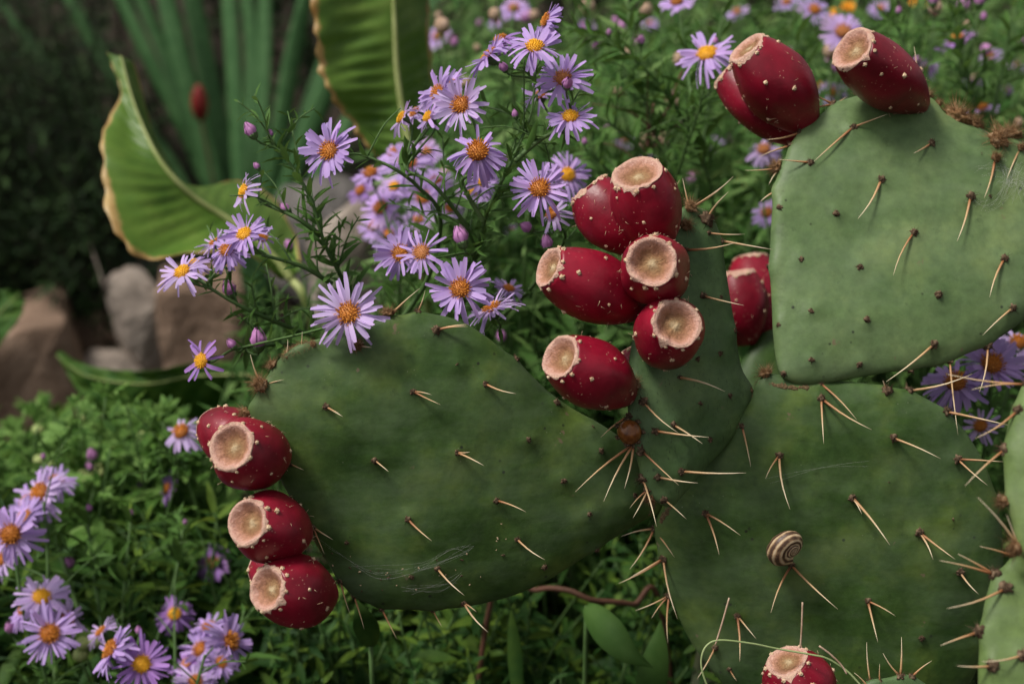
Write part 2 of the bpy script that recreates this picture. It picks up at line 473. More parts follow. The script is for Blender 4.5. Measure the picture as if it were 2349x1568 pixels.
def tube_geo(pts, rad, sides=6, V=None, F=None):
    V = [] if V is None else V
    F = [] if F is None else F
    base = len(V)
    n = len(pts)
    ref = None
    for i, p in enumerate(pts):
        t = (pts[min(i + 1, n - 1)] - pts[max(i - 1, 0)])
        if t.length < 1e-9: t = Vector((0, 0, 1))
        t.normalize()
        if ref is None:
            a = Vector((0, 0, 1)) if abs(t.z) < 0.9 else Vector((1, 0, 0))
            ref = a.cross(t).normalized()
        ref = (ref - t * ref.dot(t)).normalized()
        b = t.cross(ref)
        r = rad(i / (n - 1)) if callable(rad) else rad
        for k in range(sides):
            an = 2 * math.pi * k / sides
            V.append(p + (ref * math.cos(an) + b * math.sin(an)) * r)
    for i in range(n - 1):
        for k in range(sides):
            a = base + i * sides + k; b2 = base + i * sides + (k + 1) % sides
            F.append((a, b2, b2 + sides, a + sides))
    F.append(tuple(base + k for k in reversed(range(sides))))
    F.append(tuple(base + (n - 1) * sides + k for k in range(sides)))
    return V, F
def tube(name, pts, rad, mat, parent, sides=6):
    V, F = tube_geo(pts, rad, sides)
    at = [i // sides / (len(pts) - 1) for i in range(len(V))]
    return part(name, V, F, mat, parent, attrs={'rad': at}, origin=pts[0].copy())
def nz3(p, s, seed=0.0):
    return noise.noise(Vector((p[0] * s + seed, p[1] * s - seed * 1.7, p[2] * s + seed * 0.6)))

# ------------------------------------------------------------------ ground
gv, gf = [], []
gx = np.concatenate([np.linspace(-20, -2.4, 12), np.linspace(-2.2, 2.2, 90), np.linspace(2.4, 20, 12)])
gy = np.concatenate([np.linspace(-8, -0.1, 8), np.linspace(0, 4, 90), np.linspace(4.3, 40, 22)])
for y in gy:
    for x in gx:
        z = 0.035 * nz3((x, y, 0), 2.2) + 0.012 * nz3((x, y, 3), 9)
        gv.append((x, y, z - 0.02))
nx = len(gx)
for j in range(len(gy) - 1):
    for i in range(nx - 1):
        a = j * nx + i
        gf.append((a, a + 1, a + 1 + nx, a + nx))
tag(link('ground', mesh('ground', gv, gf), None, 'soil'), 'dark bare garden soil under the plants', 'ground', kind='structure')

# ------------------------------------------------------------------ leaves by the thousand (numpy)
TT = np.array([0.0, 0.22, 0.5, 0.78, 1.0])
WW = np.array([0.0, 0.75, 1.0, 0.62, 0.0])
def leaf_soup(pos, dirs, ups, length, width, curl, fold=0.25):
    """pos, dirs, ups: (n,3); returns one mesh of lance-shaped, folded, arching leaves"""
    n = len(pos)
    d = dirs / np.linalg.norm(dirs, axis=1, keepdims=True)
    s = np.cross(d, ups); s /= np.linalg.norm(s, axis=1, keepdims=True) + 1e-9
    u = np.cross(s, d)
    V = np.zeros((n, 11, 3)); L = length[:, None]; Wd = width[:, None]; C = curl[:, None]
    idx = 0
    for k in range(5):
        t = TT[k]
        c = pos + d * L * t - u * L * C * t * t
        if k in (0, 4):
            V[:, idx] = c; idx += 1
        else:
            w = Wd * WW[k] * 0.5
            V[:, idx] = c - s * w + u * w * fold
            V[:, idx + 1] = c - u * w * fold * 0.4
            V[:, idx + 2] = c + s * w + u * w * fold
            idx += 3
    T = [(0, 2, 1), (0, 3, 2), (1, 2, 5, 4), (2, 3, 6, 5), (4, 5, 8, 7), (5, 6, 9, 8), (7, 8, 10), (8, 9, 10)]
    F = []
    for i in range(n):
        o = i * 11
        F.extend([tuple(o + a for a in f) for f in T])
    return V.reshape(-1, 3), F
def soup_obj(name, V, F, mat, parent, origin):
    me = bpy.data.meshes.new(name)
    V = V - np.array(origin)
    me.from_pydata(V.tolist(), [], F)
    me.polygons.foreach_set('use_smooth', [True] * len(me.polygons))
    o = link(name, me, parent, mat, Matrix.Translation(Vector(origin)))
    o['kind'] = 'stuff'
    return o

# single leaf meshes for near asters (shared)
def single_leaf(i):
    l = 1.0
    V, F = leaf_soup(np.zeros((1, 3)), np.array([[1.0, 0, 0]]), np.array([[0, 0, 1.0]]), np.array([l]), np.array([0.19 + 0.04 * (i % 3)]), np.array([0.08 + 0.12 * i]), 0.35)
    me = mesh('leaf', V, F)
    me.materials.append(M['aster_leaf'])
    return me
LEAF = [single_leaf(i) for i in range(4)]

# ------------------------------------------------------------------ the prickly pear
cactus = thing('prickly_pear_cactus', (0.21, 0.70, 0.0), 'spiny green prickly pear cactus of flat joined pads, crowned with dark red fruits', 'cactus')

def build_pad(outline, d0, nrm, T, mat, areoles=(), center=None, seed=0.0, bend=0.0, label=None, rim_pow=2.7):
    n = cam_dir(nrm)
    cx = sum(p[0] for p in outline) / len(outline); cy = sum(p[1] for p in outline) / len(outline)
    if center: cx, cy = center
    p0 = P(cx, cy, d0)
    pts = []
    for x, y in outline:
        r = ray(x, y)
        pts.append(CAM + r * ((p0 - CAM).dot(n) / r.dot(n)))
    return pad_body(pts, n, T, mat, areoles, seed, bend, label, rim_pow)
def pad_body(pts, n, T, mat, areoles=(), seed=0.0, bend=0.0, label=None, rim_pow=2.7):
    NS, NR = 150, 44
    loop = catmull(pts, NS, True)
    c = sum(loop, Vector()) / NS
    size = max((p - c).length for p in loop)
    V, ring = [], []
    for side in (1, -1):
        for k in range(NR + 1):
            if side == -1 and k == NR: continue
            s = math.sin(math.pi / 2 * k / NR) if k else 0.0
            h = T * math.sqrt(max(0.0, 1 - s ** rim_pow))
            for i in range(NS if k else 1):
                q = c + (loop[i] - c) * s
                w = h * side
                und = 0.0034 * nz3(q, 14, seed) + 0.0011 * nz3(q, 42, seed + 5)
                w += und * (1 - s ** 6) + bend * ((q - c).length / size) ** 2 * size
                V.append(q + n * w)
    def vid(side, k, i):
        if side == 0:
            return 0 if k == 0 else 1 + (k - 1) * NS + i % NS
        base = 1 + NR * NS
        if k == NR: return 1 + (NR - 1) * NS + i % NS
        return base if k == 0 else base + 1 + (k - 1) * NS + i % NS
    F = []
    for i in range(NS):
        F.append((vid(0, 0, 0), vid(0, 1, i), vid(0, 1, i + 1)))
        F.append((vid(1, 0, 0), vid(1, 1, i + 1), vid(1, 1, i)))
        for k in range(1, NR):
            F.append((vid(0, k, i), vid(0, k + 1, i), vid(0, k + 1, i + 1), vid(0, k, i + 1)))
            F.append((vid(1, k, i), vid(1, k, i + 1), vid(1, k + 1, i + 1), vid(1, k + 1, i)))
    # orient faces outwards
    a, b2, cc = (V[j] for j in F[0])
    if (b2 - a).cross(cc - a).dot(n) < 0:
        F = [tuple(reversed(f)) for f in F]
    tree = BVHTree.FromPolygons(V, F)
    spots = []
    for ar in areoles:
        x, y = ar['p']
        r = ray(x, y).normalized()
        hit, hn, _, dist = tree.ray_cast(CAM, r)
        if hit is None:
            q = CAM + ray(x, y) * ((c - CAM).dot(n) / ray(x, y).dot(n))
            hit, hn, _, dist = tree.find_nearest(q)
        spots.append((hit, hn, ar))
    # the pad swells a little under every areole
    Vn = np.array([tuple(v) for v in V])
    nn = np.array(n)
    for hit, hn, ar in spots:
        dd = np.linalg.norm(Vn - np.array(hit), axis=1)
        Vn += np.exp(-(dd / 0.0050) ** 2)[:, None] * np.array(hn)[None] * 0.0014
    V = [Vector(v) for v in Vn]
    o = part('pad', V, F, mat, cactus, origin=c)
    if label: o['label'] = label
    for hit, hn, ar in spots:
        hit = hit + hn * 0.0013
        size_a = ar.get('s', 1.0)
        if ar.get('tuft'):
            tuft(o, hit, hn, ar['tuft'])
        else:
            mw = Matrix.Translation(hit - hn * 0.0005) @ frame_to(hn, random.random() * 6.28) @ Matrix.Diagonal((size_a, size_a, size_a * 1.15, 1))
            link('areole', random.choice(AREOLE), o, None, mw)
        for sp in ar.get('sp', ()):
            x2, y2 = sp[0], sp[1]
            x1, y1, d1 = pix(hit)
            ln = math.hypot(x2 - x1, y2 - y1) * K * d1
            lift = sp[2] if len(sp) > 2 else 0.45
            e = P(x2, y2, d1 - lift * ln - 0.0015)
            spine(o, hit - hn * 0.0006, e, bend=random.uniform(-0.05, 0.05))
    return o, tree, c, n
def spine(parent, a, b, bend=0.03, r=0.00052):
    L = (b - a).length
    side = (b - a).cross(FWD).normalized() if (b - a).cross(FWD).length > 1e-6 else UP
    pts = []
    for i in range(6):
        t = i / 5
        pts.append(a.lerp(b, t) + side * bend * L * math.sin(math.pi * t))
    rr = r * (0.75 + 0.5 * min(1, L / 0.03)) * random.uniform(0.85, 1.15)
    return tube('spine', pts, lambda t: rr * (1.12 - 1.02 * t ** 1.4), 'spine', parent, 6)
def rough_lump(name, r, hairs, seed, mat, hl=1.0, flat=0.75, hr=0.09):
    bm = bmesh.new()
    bmesh.ops.create_icosphere(bm, subdivisions=3, radius=r)
    for v in bm.verts:
        f = 1 + 0.6 * noise.noise(v.co / r * 1.7 + Vector((seed, 0, 0))) + 0.35 * noise.noise(v.co / r * 5 + Vector((0, seed, 0)))
        v.co = v.co * f
        v.co.z *= flat
    V = [v.co.copy() for v in bm.verts]
    bm.faces.ensure_lookup_table()
    F = [tuple(v.index for v in f.verts) for f in bm.faces]
    bm.free()
    rd = random.Random(seed * 13 + 5)
    for i in range(hairs):
        d = Vector((rd.gauss(0, 1), rd.gauss(0, 1), abs(rd.gauss(0, 1)) + 0.1)).normalized()
        a = d * r * 0.7
        l = r * rd.uniform(0.5, 1.3) * hl
        b = a + (d + Vector((rd.gauss(0, .35), rd.gauss(0, .35), rd.gauss(0, .35)))) * l
        s = d.orthogonal().normalized(); t2 = d.cross(s)
        k = len(V); w = r * hr
        V += [a + s * w, a - s * w * .5 + t2 * w * .87, a - s * w * .5 - t2 * w * .87, b]
        F += [(k, k + 1, k + 3), (k + 1, k + 2, k + 3), (k + 2, k, k + 3)]
    me = mesh(name, V, F)
    me.materials.append(M[mat])
    return me
AREOLE = [rough_lump('areole', 0.0014, 30, i + 1.3, 'areole', 1.0, 0.62, 0.06) for i in range(4)]
TUFT = [rough_lump('dried_tuft', 0.0040, 190, i + 4.7, 'tuft', 1.5, 0.7, 0.04) for i in range(4)]
TUB = [rough_lump('tubercle', 0.0011, 8, i + 9.1, 'tubercle', 0.7, 0.85, 0.12) for i in range(4)]
def tuft(parent, hit, hn, s):
    sx, sy = (s, s) if not isinstance(s, tuple) else s
    mw = Matrix.Translation(hit + hn * 0.001) @ frame_to(hn, random.random() * 6.28) @ Matrix.Diagonal((sx, sx, sy, 1))
    return link('dried_tuft', random.choice(TUFT), parent, None, mw)
def ar(t, x, y, *sp, s=1.0, tuft=None):
    return {'p': ZP(t, x, y), 'sp': [(*ZP(t, q[0], q[1]), *(q[2:3])) for q in sp], 's': s, 'tuft': tuft}

# -- left pad
A_out = [(573, 940), (588, 905), (615, 865), (650, 825), (700, 792), (760, 767), (830, 745), (900, 727), (960, 719), (1010, 723), (1060, 738), (1110, 768), (1160, 808), (1210, 852), (1260, 900), (1310, 935), (1370, 968), (1425, 1005), (1470, 1060), (1512, 1130), (1515, 1172), (1480, 1190), (1420, 1225), (1360, 1262), (1300, 1302), (1230, 1342), (1150, 1372), (1060, 1390), (960, 1397), (880, 1392), (825, 1372), (780, 1330), (735, 1265), (690, 1185), (640, 1095), (598, 1015)]
A_ar = [ar(T5, 330, 230, (455, 290), (415, 245), s=1.25), ar(T5, 660, 195, (803, 240), s=1.25), ar(T5, 155, 545, (218, 598), s=1.3),
        ar(T5, 530, 508, (655, 570), (590, 507), s=1.2), ar(T5, 857, 450, s=1.1), ar(T5, 1190, 503, s=1.2), ar(T5, 1020, 638, s=1.2),
        ar(T5, 1138, 790, s=1.0), ar(T5, 800, 83, s=1.4), ar(T5, 985, 285, s=1.4), ar(T5, 530, 103, s=0.7), ar(T5, 1345, 705, s=1.1),
        ar(T5, 710, 728, (848, 782), s=1.2), ar(T5, 305, 815, (415, 915), s=1.2), ar(T5, 805, 905, (935, 1002), s=1.2),
        ar(T5, 930, 1030, s=1.2), ar(T5, 1170, 950, s=1.1), ar(T5, 320, 1075, s=1.1), ar(T5, 440, 1040, (565, 1165), s=1.2),
        ar(T5, 560, 1195, (675, 1335), (620, 1240), s=1.2), ar(T4, 1498, 298, (1555, 328), (1575, 345), s=1.3),
        ar(T4, 1210, 205, (1150, 60, 0.1), (1305, 175, 0.1), tuft=(0.95, 0.95)), ar(T4, 1128, 330, tuft=(0.7, 0.8)), ar(T4, 1268, 120, tuft=(0.6, 0.5)),
        ar(T4, 1312, 88, (1322, -10, 0.1), s=1.4), ar(T4, 1388, 45, (1388, -45, 0.1), s=1.4),
        ar(T5, 70, 20, (140, 28, 0.2), (105, 5, 0.1), tuft=(0.7, 0.6)), ar(T2, 436, 1517, (580, 1500, 0.2), (585, 1490, 0.1), s=1.7),
        ar(T2, 222, 1457, (360, 1325, 0.1), tuft=(0.8, 0.6)), ar(T2, 350, 1440, (385, 1335, 0.1), s=1.4),
        ar(T5, 25, 920, s=0.9), ar(T5, 0, 1095, (40, 1250, 0.1), s=1.3), ar(T5, -10, 1240, (105, 1320, 0.1), s=1.2), ar(T5, 180, 1238, (255, 1365, 0.1), s=1.2),
        ar(T4, 1440, 850, (1530, 910, 0.3), (1490, 975, 0.3), s=1.2), ar(T4, 1335, 560, (1395, 590, 0.3)),
        ar(T5, 1150, 395, s=0.7), ar(T4, 1330, 72, tuft=(0.55, 0.3)), ar(T4, 1352, 58, tuft=(0.5, 0.3)), ar(T4, 1375, 47, tuft=(0.55, 0.25)), ar(T4, 1405, 32, tuft=(0.5, 0.25)), ar(T4, 1440, 20, tuft=(0.4, 0.2)), ar(T5, 420, 1238, (462, 1310, 0.1), s=1.0)]
padA, treeA, cA, nA = build_pad(A_out, 0.770, (0.20, -0.17, 1), 0.0125, 'pad_dark', A_ar, seed=1.0, label='broad dark green pad reaching out sideways, fruits along its rim')

# -- big dark pad at the back of the joint
D_out = [(1745, 880), (1770, 862), (1830, 860), (1885, 872), (1980, 878), (2060, 892), (2130, 917), (2190, 962), (2235, 1022), (2270, 1095), (2292, 1185), (2300, 1285), (2290, 1400), (2255, 1500), (2200, 1600), (2110, 1690), (1990, 1735), (1880, 1730), (1770, 1670), (1670, 1580), (1590, 1480), (1545, 1385), (1513, 1280), (1503, 1210), (1525, 1150), (1590, 1085), (1660, 1010), (1712, 935)]
D_ar = [ar(T6, 635, 262, (648, 470), (868, 405), s=1.5), ar(T6, 630, 195, (800, 360), s=1.2), ar(T6, 443, 522, (380, 630), (493, 770), s=1.5), ar(T6, 965, 443, (1185, 538), s=1.6),
        ar(T6, 1260, 540, (1400, 660), (1470, 552), s=1.8), ar(T6, 105, 787, (168, 980), (265, 890), s=1.5), ar(T6, 778, 715, (952, 935), (822, 790), s=1.5),
        ar(T6, 1085, 875, (1252, 1000), (1150, 1000), s=1.7), ar(T6, 497, 1025, (405, 1245), (712, 1228), s=1.6), ar(T6, 850, 1190, (897, 1380), (978, 1260), s=1.4),
        ar(T6, 250, 1255, (262, 1470), (338, 1365), s=1.4), ar(T6, 1270, 1055, (1360, 1160), s=1.6), ar(T6, 1095, 1357, s=1.2), ar(T6, 150, 1400, (65, 1550, 0.2), s=1.3),
        ar(T6, 275, 390, (313, 575, 0.2), s=1.2), ar(T6, 935, 228, (920, 180, 0.1), s=2.0), ar(T6, 1045, 212, (1330, 150, 0.1), s=1.9), ar(T6, 1205, 325, (1500, 385, 0.2), s=1.9),
        ar(T6, 1450, 725, s=2.0), ar(T6, 630, 1445, s=1.2), ar(T6, 215, 1500, (250, 1560, 0.1)),
        ar(T5, 1435, 860, (1530, 990, 0.3), (1285, 895, 0.1), (1325, 1045, 0.1), s=1.5), ar(T5, 1482, 995, (1275, 1110, 0.1), (1545, 1275, 0.3), (1325, 1085, 0.1), s=1.7),
        ar(T5, 1492, 1170, (1350, 1235, 0.1), (1500, 1385, 0.1), (1425, 1270, 0.1), s=1.6), ar(T6, 380, 145, tuft=(0.85, 0.7)), ar(T6, 325, 175, s=1.4), ar(T6, 290, 172, s=1.2),
        ar(T6, 945, 645, s=0.5), ar(T6, 1240, 815, s=0.7), ar(T6, 420, 1470, s=0.9)]
padD, treeD, cD, nD = build_pad(D_out, 0.800, (0.0, -0.20, 1), 0.0130, 'pad_dark', D_ar, center=(1900, 1250), seed=4.0, label='largest dark green pad, a striped snail on its face')

# -- upper right pad, paler
B_out = [(1800, 866), (1783, 838), (1775, 790), (1770, 700), (1766, 600), (1768, 520), (1777, 440), (1792, 385), (1818, 330), (1852, 290), (1900, 250), (1945, 226), (2020, 213), (2082, 212), (2130, 230), (2165, 262), (2205, 286), (2250, 302), (2295, 318), (2350, 328), (2440, 385), (2482, 480), (2462, 600), (2405, 690), (2345, 737), (2285, 778), (2215, 812), (2130, 838), (2040, 853), (1950, 868), (1880, 880), (1830, 880)]
B_ar = [ar(T3, 783, 588, (603, 742, 0.2), (940, 525, 0.2), s=1.4), ar(T3, 585, 750, (440, 733, 0.1), s=1.4), ar(T3, 1140, 660, (1060, 705), s=1.6), ar(T3, 910, 828, (805, 1005), s=1.5),
        ar(T3, 703, 985, s=1.3), ar(T3, 447, 957, s=1.2), ar(T3, 1060, 1070, (967, 1265), s=1.5), ar(T3, 1320, 905, (1260, 1110), s=1.8), ar(T3, 1475, 1190, (1410, 1365), s=1.6),
        ar(T3, 543, 1195, s=1.1), ar(T3, 810, 1230, s=1.3), ar(T3, 1172, 1355, s=1.5), ar(T3, 590, 1432, s=1.1), ar(T3, 843, 1470, s=1.3), ar(T3, 443, 1495, s=0.9), ar(T3, 1512, 1415, (1378, 1540), s=1.6),
        ar(T3, 1440, 655, tuft=(1.3, 1.2)), ar(T3, 1500, 612, tuft=(1.5, 1.1)), ar(T3, 1262, 540, (1205, 650, 0.2), (1310, 600, 0.1), tuft=(1.7, 1.3)), ar(T3, 1335, 540, tuft=(1.2, 0.9)), ar(T3, 1370, 555, tuft=(0.6, 0.5)), ar(T3, 1135, 420, tuft=(0.7, 0.6)), ar(T3, 1180, 470, tuft=(0.5, 0.5)),
        ar(T3, 1432, 735, (1385, 910), tuft=(0.6, 0.8)), ar(T3, 1545, 690, (1490, 820), tuft=(0.5, 0.5)), ar(T3, 415, 760, (285, 783, 0.0), (395, 850, 0.2), tuft=(0.8, 0.8)), ar(T3, 400, 855, (565, 1000, 0.15), s=1.0), ar(T3, 395, 880, (355, 928, 0.0), s=0.8),
        ar(T3, 690, 475, (525, 512, 0.3), (572, 420, 0.0), (755, 445, 0.0), s=1.5), ar(T3, 528, 602, (385, 642, 0.1), s=1.5), ar(T3, 490, 668, (350, 722, 0.0), s=1.3), ar(T3, 1092, 388, (1063, 215, 0.0), s=1.3),
        ar(T3, 1408, 905, s=0.9), ar(T3, 1415, 858, s=0.6), ar(T3, 405, 1225, s=1.2), ar(T3, 430, 1210, s=0.6), ar(T3, 1370, 712, s=0.7),
        ar(T6, 1150, 15, (935, 185, 0.5), s=1.7), ar(T6, 1402, 18, (1362, 235, 0.3), s=1.9), ar(T6, 590, 85, s=1.2), ar(T6, 808, 105, s=1.3), ar(T6, 468, 145, s=1.2), ar(T6, 1048, 142, s=1.3),
        ar(T6, 1235, 112, (1265, 430, 0.2), s=1.3), ar(T6, 1160, 1115 - 1000, s=0.7)]
padB, treeB, cB, nB = build_pad(B_out, 0.803, (0.10, 0.24, 1), 0.0125, 'pad_pale', B_ar, seed=8.0, label='pale green upright pad with fruits and dried tufts along its top')

# -- narrow turned pad with the fruit cluster
C_out = [(1553, 488), (1590, 474), (1628, 492), (1648, 545), (1664, 640), (1680, 740), (1696, 838), (1722, 888), (1729, 925), (1702, 975), (1652, 1035), (1602, 1090), (1562, 1138), (1535, 1162), (1502, 1140), (1472, 1085), (1454, 1010), (1444, 930), (1442, 850), (1456, 760), (1480, 660), (1518, 560)]
C_ar = [ar(T3, 30, 962, (0, 820, 0.0), (232, 812, 0.0), (190, 850, 0.1), tuft=(0.8, 0.5)), ar(T3, 105, 1010, (210, 882, 0.0), s=3.0), ar(T3, 115, 1072, (285, 1076, 0.1), s=1.1), ar(T3, 172, 1108, (415, 1147, 0.2), s=1.2),
        ar(T3, 10, 1150, (250, 1113, 0.4), s=1.3), ar(T3, 90, 1360, (282, 1403, 0.4), s=1.5), ar(T3, 168, 1365, s=0.9), ar(T3, 232, 1518, s=1.1),
        ar(T6, 165, 55, s=1.1), ar(T6, 62, 80, s=1.1), ar(T6, 75, 285, s=1.0), ar(T6, 210, 250, s=1.1), ar(T6, -20, 165, (195, 230, 0.4), s=1.1), ar(T6, 118, 448, s=1.2),
        ar(T5, 1385, 275, (1548, 420), s=1.8), ar(T5, 1437, 410, (1688, 440), s=1.5), ar(T5, 1522, 382, (1660, 470), s=1.3), ar(T5, 1378, 498, (1550, 660), s=1.9), ar(T5, 1382, 632, (1448, 850), s=2.0),
        ar(T5, 1330, 475, (1300, 675, 0.3), (1075, 690, 0.3), (1205, 735, 0.4), s=1.6), ar(T5, 1245, 352, (1192, 440, 0.1), s=1.5), ar(T5, 1385, 700, (1340, 810, 0.2), (1325, 765, 0.1), s=1.6), ar(T5, 1480, 722, (1585, 815, 0.2), s=1.5),
        ar(T5, 1450, 620, (1638, 650, 0.3), s=1.4), ar(T5, 1556, 595, (1860, 603, 0.3), s=1.5), ar(T3, 10, 1040, tuft=(0.7, 0.7)), ar(T5, 1350, 195, tuft=(0.8, 0.7)), ar(T5, 1415, 730, tuft=(0.6, 0.6))]
padC, treeC, cC, nC = build_pad(C_out, 0.775, (0.55, 0.05, 1), 0.0095, 'pad_mid', C_ar, seed=12.0, label='narrow pad seen obliquely with a cluster of red fruits on its rim')

# -- near pale pads at the side
E_out = [(2348, 890), (2318, 950), (2305, 1040), (2308, 1120), (2330, 1225), (2365, 1300), (2430, 1325), (2520, 1260), (2570, 1110), (2545, 955), (2470, 865), (2395, 852)]
E_ar = [ar(T6, 1478, 498, (1295, 665, 0.2), s=2.0), ar(T6, 1545, 318, (1345, 445, 0.1), s=1.6), ar(T6, 1530, 160, (1325, 222, 0.1), (1210, 150, 0.0), s=1.5), ar(T6, 1478, 735, tuft=(0.6, 0.7)),
        ar(T6, 1528, 950, (1355, 715, 0.3), (1488, 795, 0.2), tuft=(0.8, 0.6)), ar(T6, 1540, 20, (1650, -40, 0.1))]
padE, treeE, cE, nE = build_pad(E_out, 0.665, (0.15, 0.25, 1), 0.0090, 'pad_yellow', E_ar, seed=15.0)
F_out = [(2350, 1272), (2302, 1300), (2268, 1350), (2252, 1430), (2244, 1560), (2250, 1700), (2300, 1850), (2400, 1950), (2500, 1950), (2600, 1850), (2650, 1650), (2620, 1450), (2550, 1340), (2450, 1280)]
F_ar = [ar(T6, 1525, 985, (1365, 940, 0.2), tuft=(0.7, 0.5)), ar(T6, 1408, 1048, (1180, 1005, 0.2), (1265, 975, 0.1), s=2.2), ar(T6, 1485, 1135, (1215, 1225, 0.4), s=2.2), ar(T6, 1352, 1330, (1185, 1395, 0.1), s=2.2),
        ar(T6, 1425, 1490, (1260, 1488, 0.4), s=2.0), ar(T6, 1565, 1440, (1375, 1470, 0.4), s=2.0)]
padF, treeF, cF, nF = build_pad(F_out, 0.660, (0.10, 0.22, 1), 0.0100, 'pad_yellow', F_ar, seed=18.0)
# -- lower pads, mostly under the frame
H_out = [(2062, 1553), (1985, 1568), (1905, 1602), (1842, 1655), (1795, 1745), (1782, 1900), (1830, 2050), (1950, 2150), (2080, 2150), (2200, 2050), (2250, 1900), (2240, 1745), (2185, 1625), (2120, 1566)]
H_ar = [ar(T6, 1000, 1540, (920, 1430, 0.0), (1005, 1355, 0.0), s=1.6), ar(T6, 1052, 1538, (1145, 1465, 0.0), s=1.4), ar(T6, 862, 1562, (845, 1380, 0.0), s=1.2), ar(T6, 905, 1565, (905, 1480, 0.0), s=1.0), ar(T6, 860, 1600, (788, 1520, 0.0), s=1.0)]
padH, treeH, cH, nH = build_pad(H_out, 0.775, (0.0, -0.30, 1), 0.0095, 'pad_mid', H_ar, seed=21.0)
G_out = [(1740, 770), (1690, 850), (1650, 950), (1640, 1080), (1680, 1200), (1760, 1260), (1860, 1240), (1930, 1140), (1950, 1000), (1920, 870), (1860, 790), (1800, 755)]
padG, treeG, cG, nG = build_pad(G_out, 0.945, (0.1, 0.1, 1), 0.0100, 'pad_dark', (), seed=24.0)
def stump(bottom, top, hw, seed):      # an old upright pad standing in the soil
    bottom, top = Vector(bottom), Vector(top)
    ax = top - bottom
    n = Vector((0.1, -1, 0)); n = (n - ax.normalized() * n.dot(ax.normalized())).normalized()
    s = ax.normalized().cross(n)
    c = (bottom + top) / 2
    pts = []
    for i in range(18):
        a = 2 * math.pi * i / 18
        pts.append(c + ax * 0.5 * math.sin(a) + s * hw * math.cos(a) * (1 + 0.12 * math.sin(a)))
    return pad_body(pts, n, 0.016, 'pad_cork', (), seed)
dB = P(1930, 1720, 0.822); stump((dB.x - 0.02, dB.y + 0.01, -0.05), dB + Vector((0, 0, 0.03)), 0.060, 31.0)
hB = P(2015, 2140, 0.79); stump((hB.x - 0.02, hB.y + 0.02, -0.05), hB + Vector((0, 0, 0.03)), 0.050, 34.0)
fB = P(2450, 1940, 0.69); stump((fB.x - 0.03, fB.y + 0.03, -0.05), fB + Vector((0, 0, 0.03)), 0.055, 37.0)
gB = P(1790, 1250, 0.95); stump((gB.x + 0.01, gB.y + 0.02, -0.05), gB + Vector((0, 0, 0.03)), 0.060, 40.0)

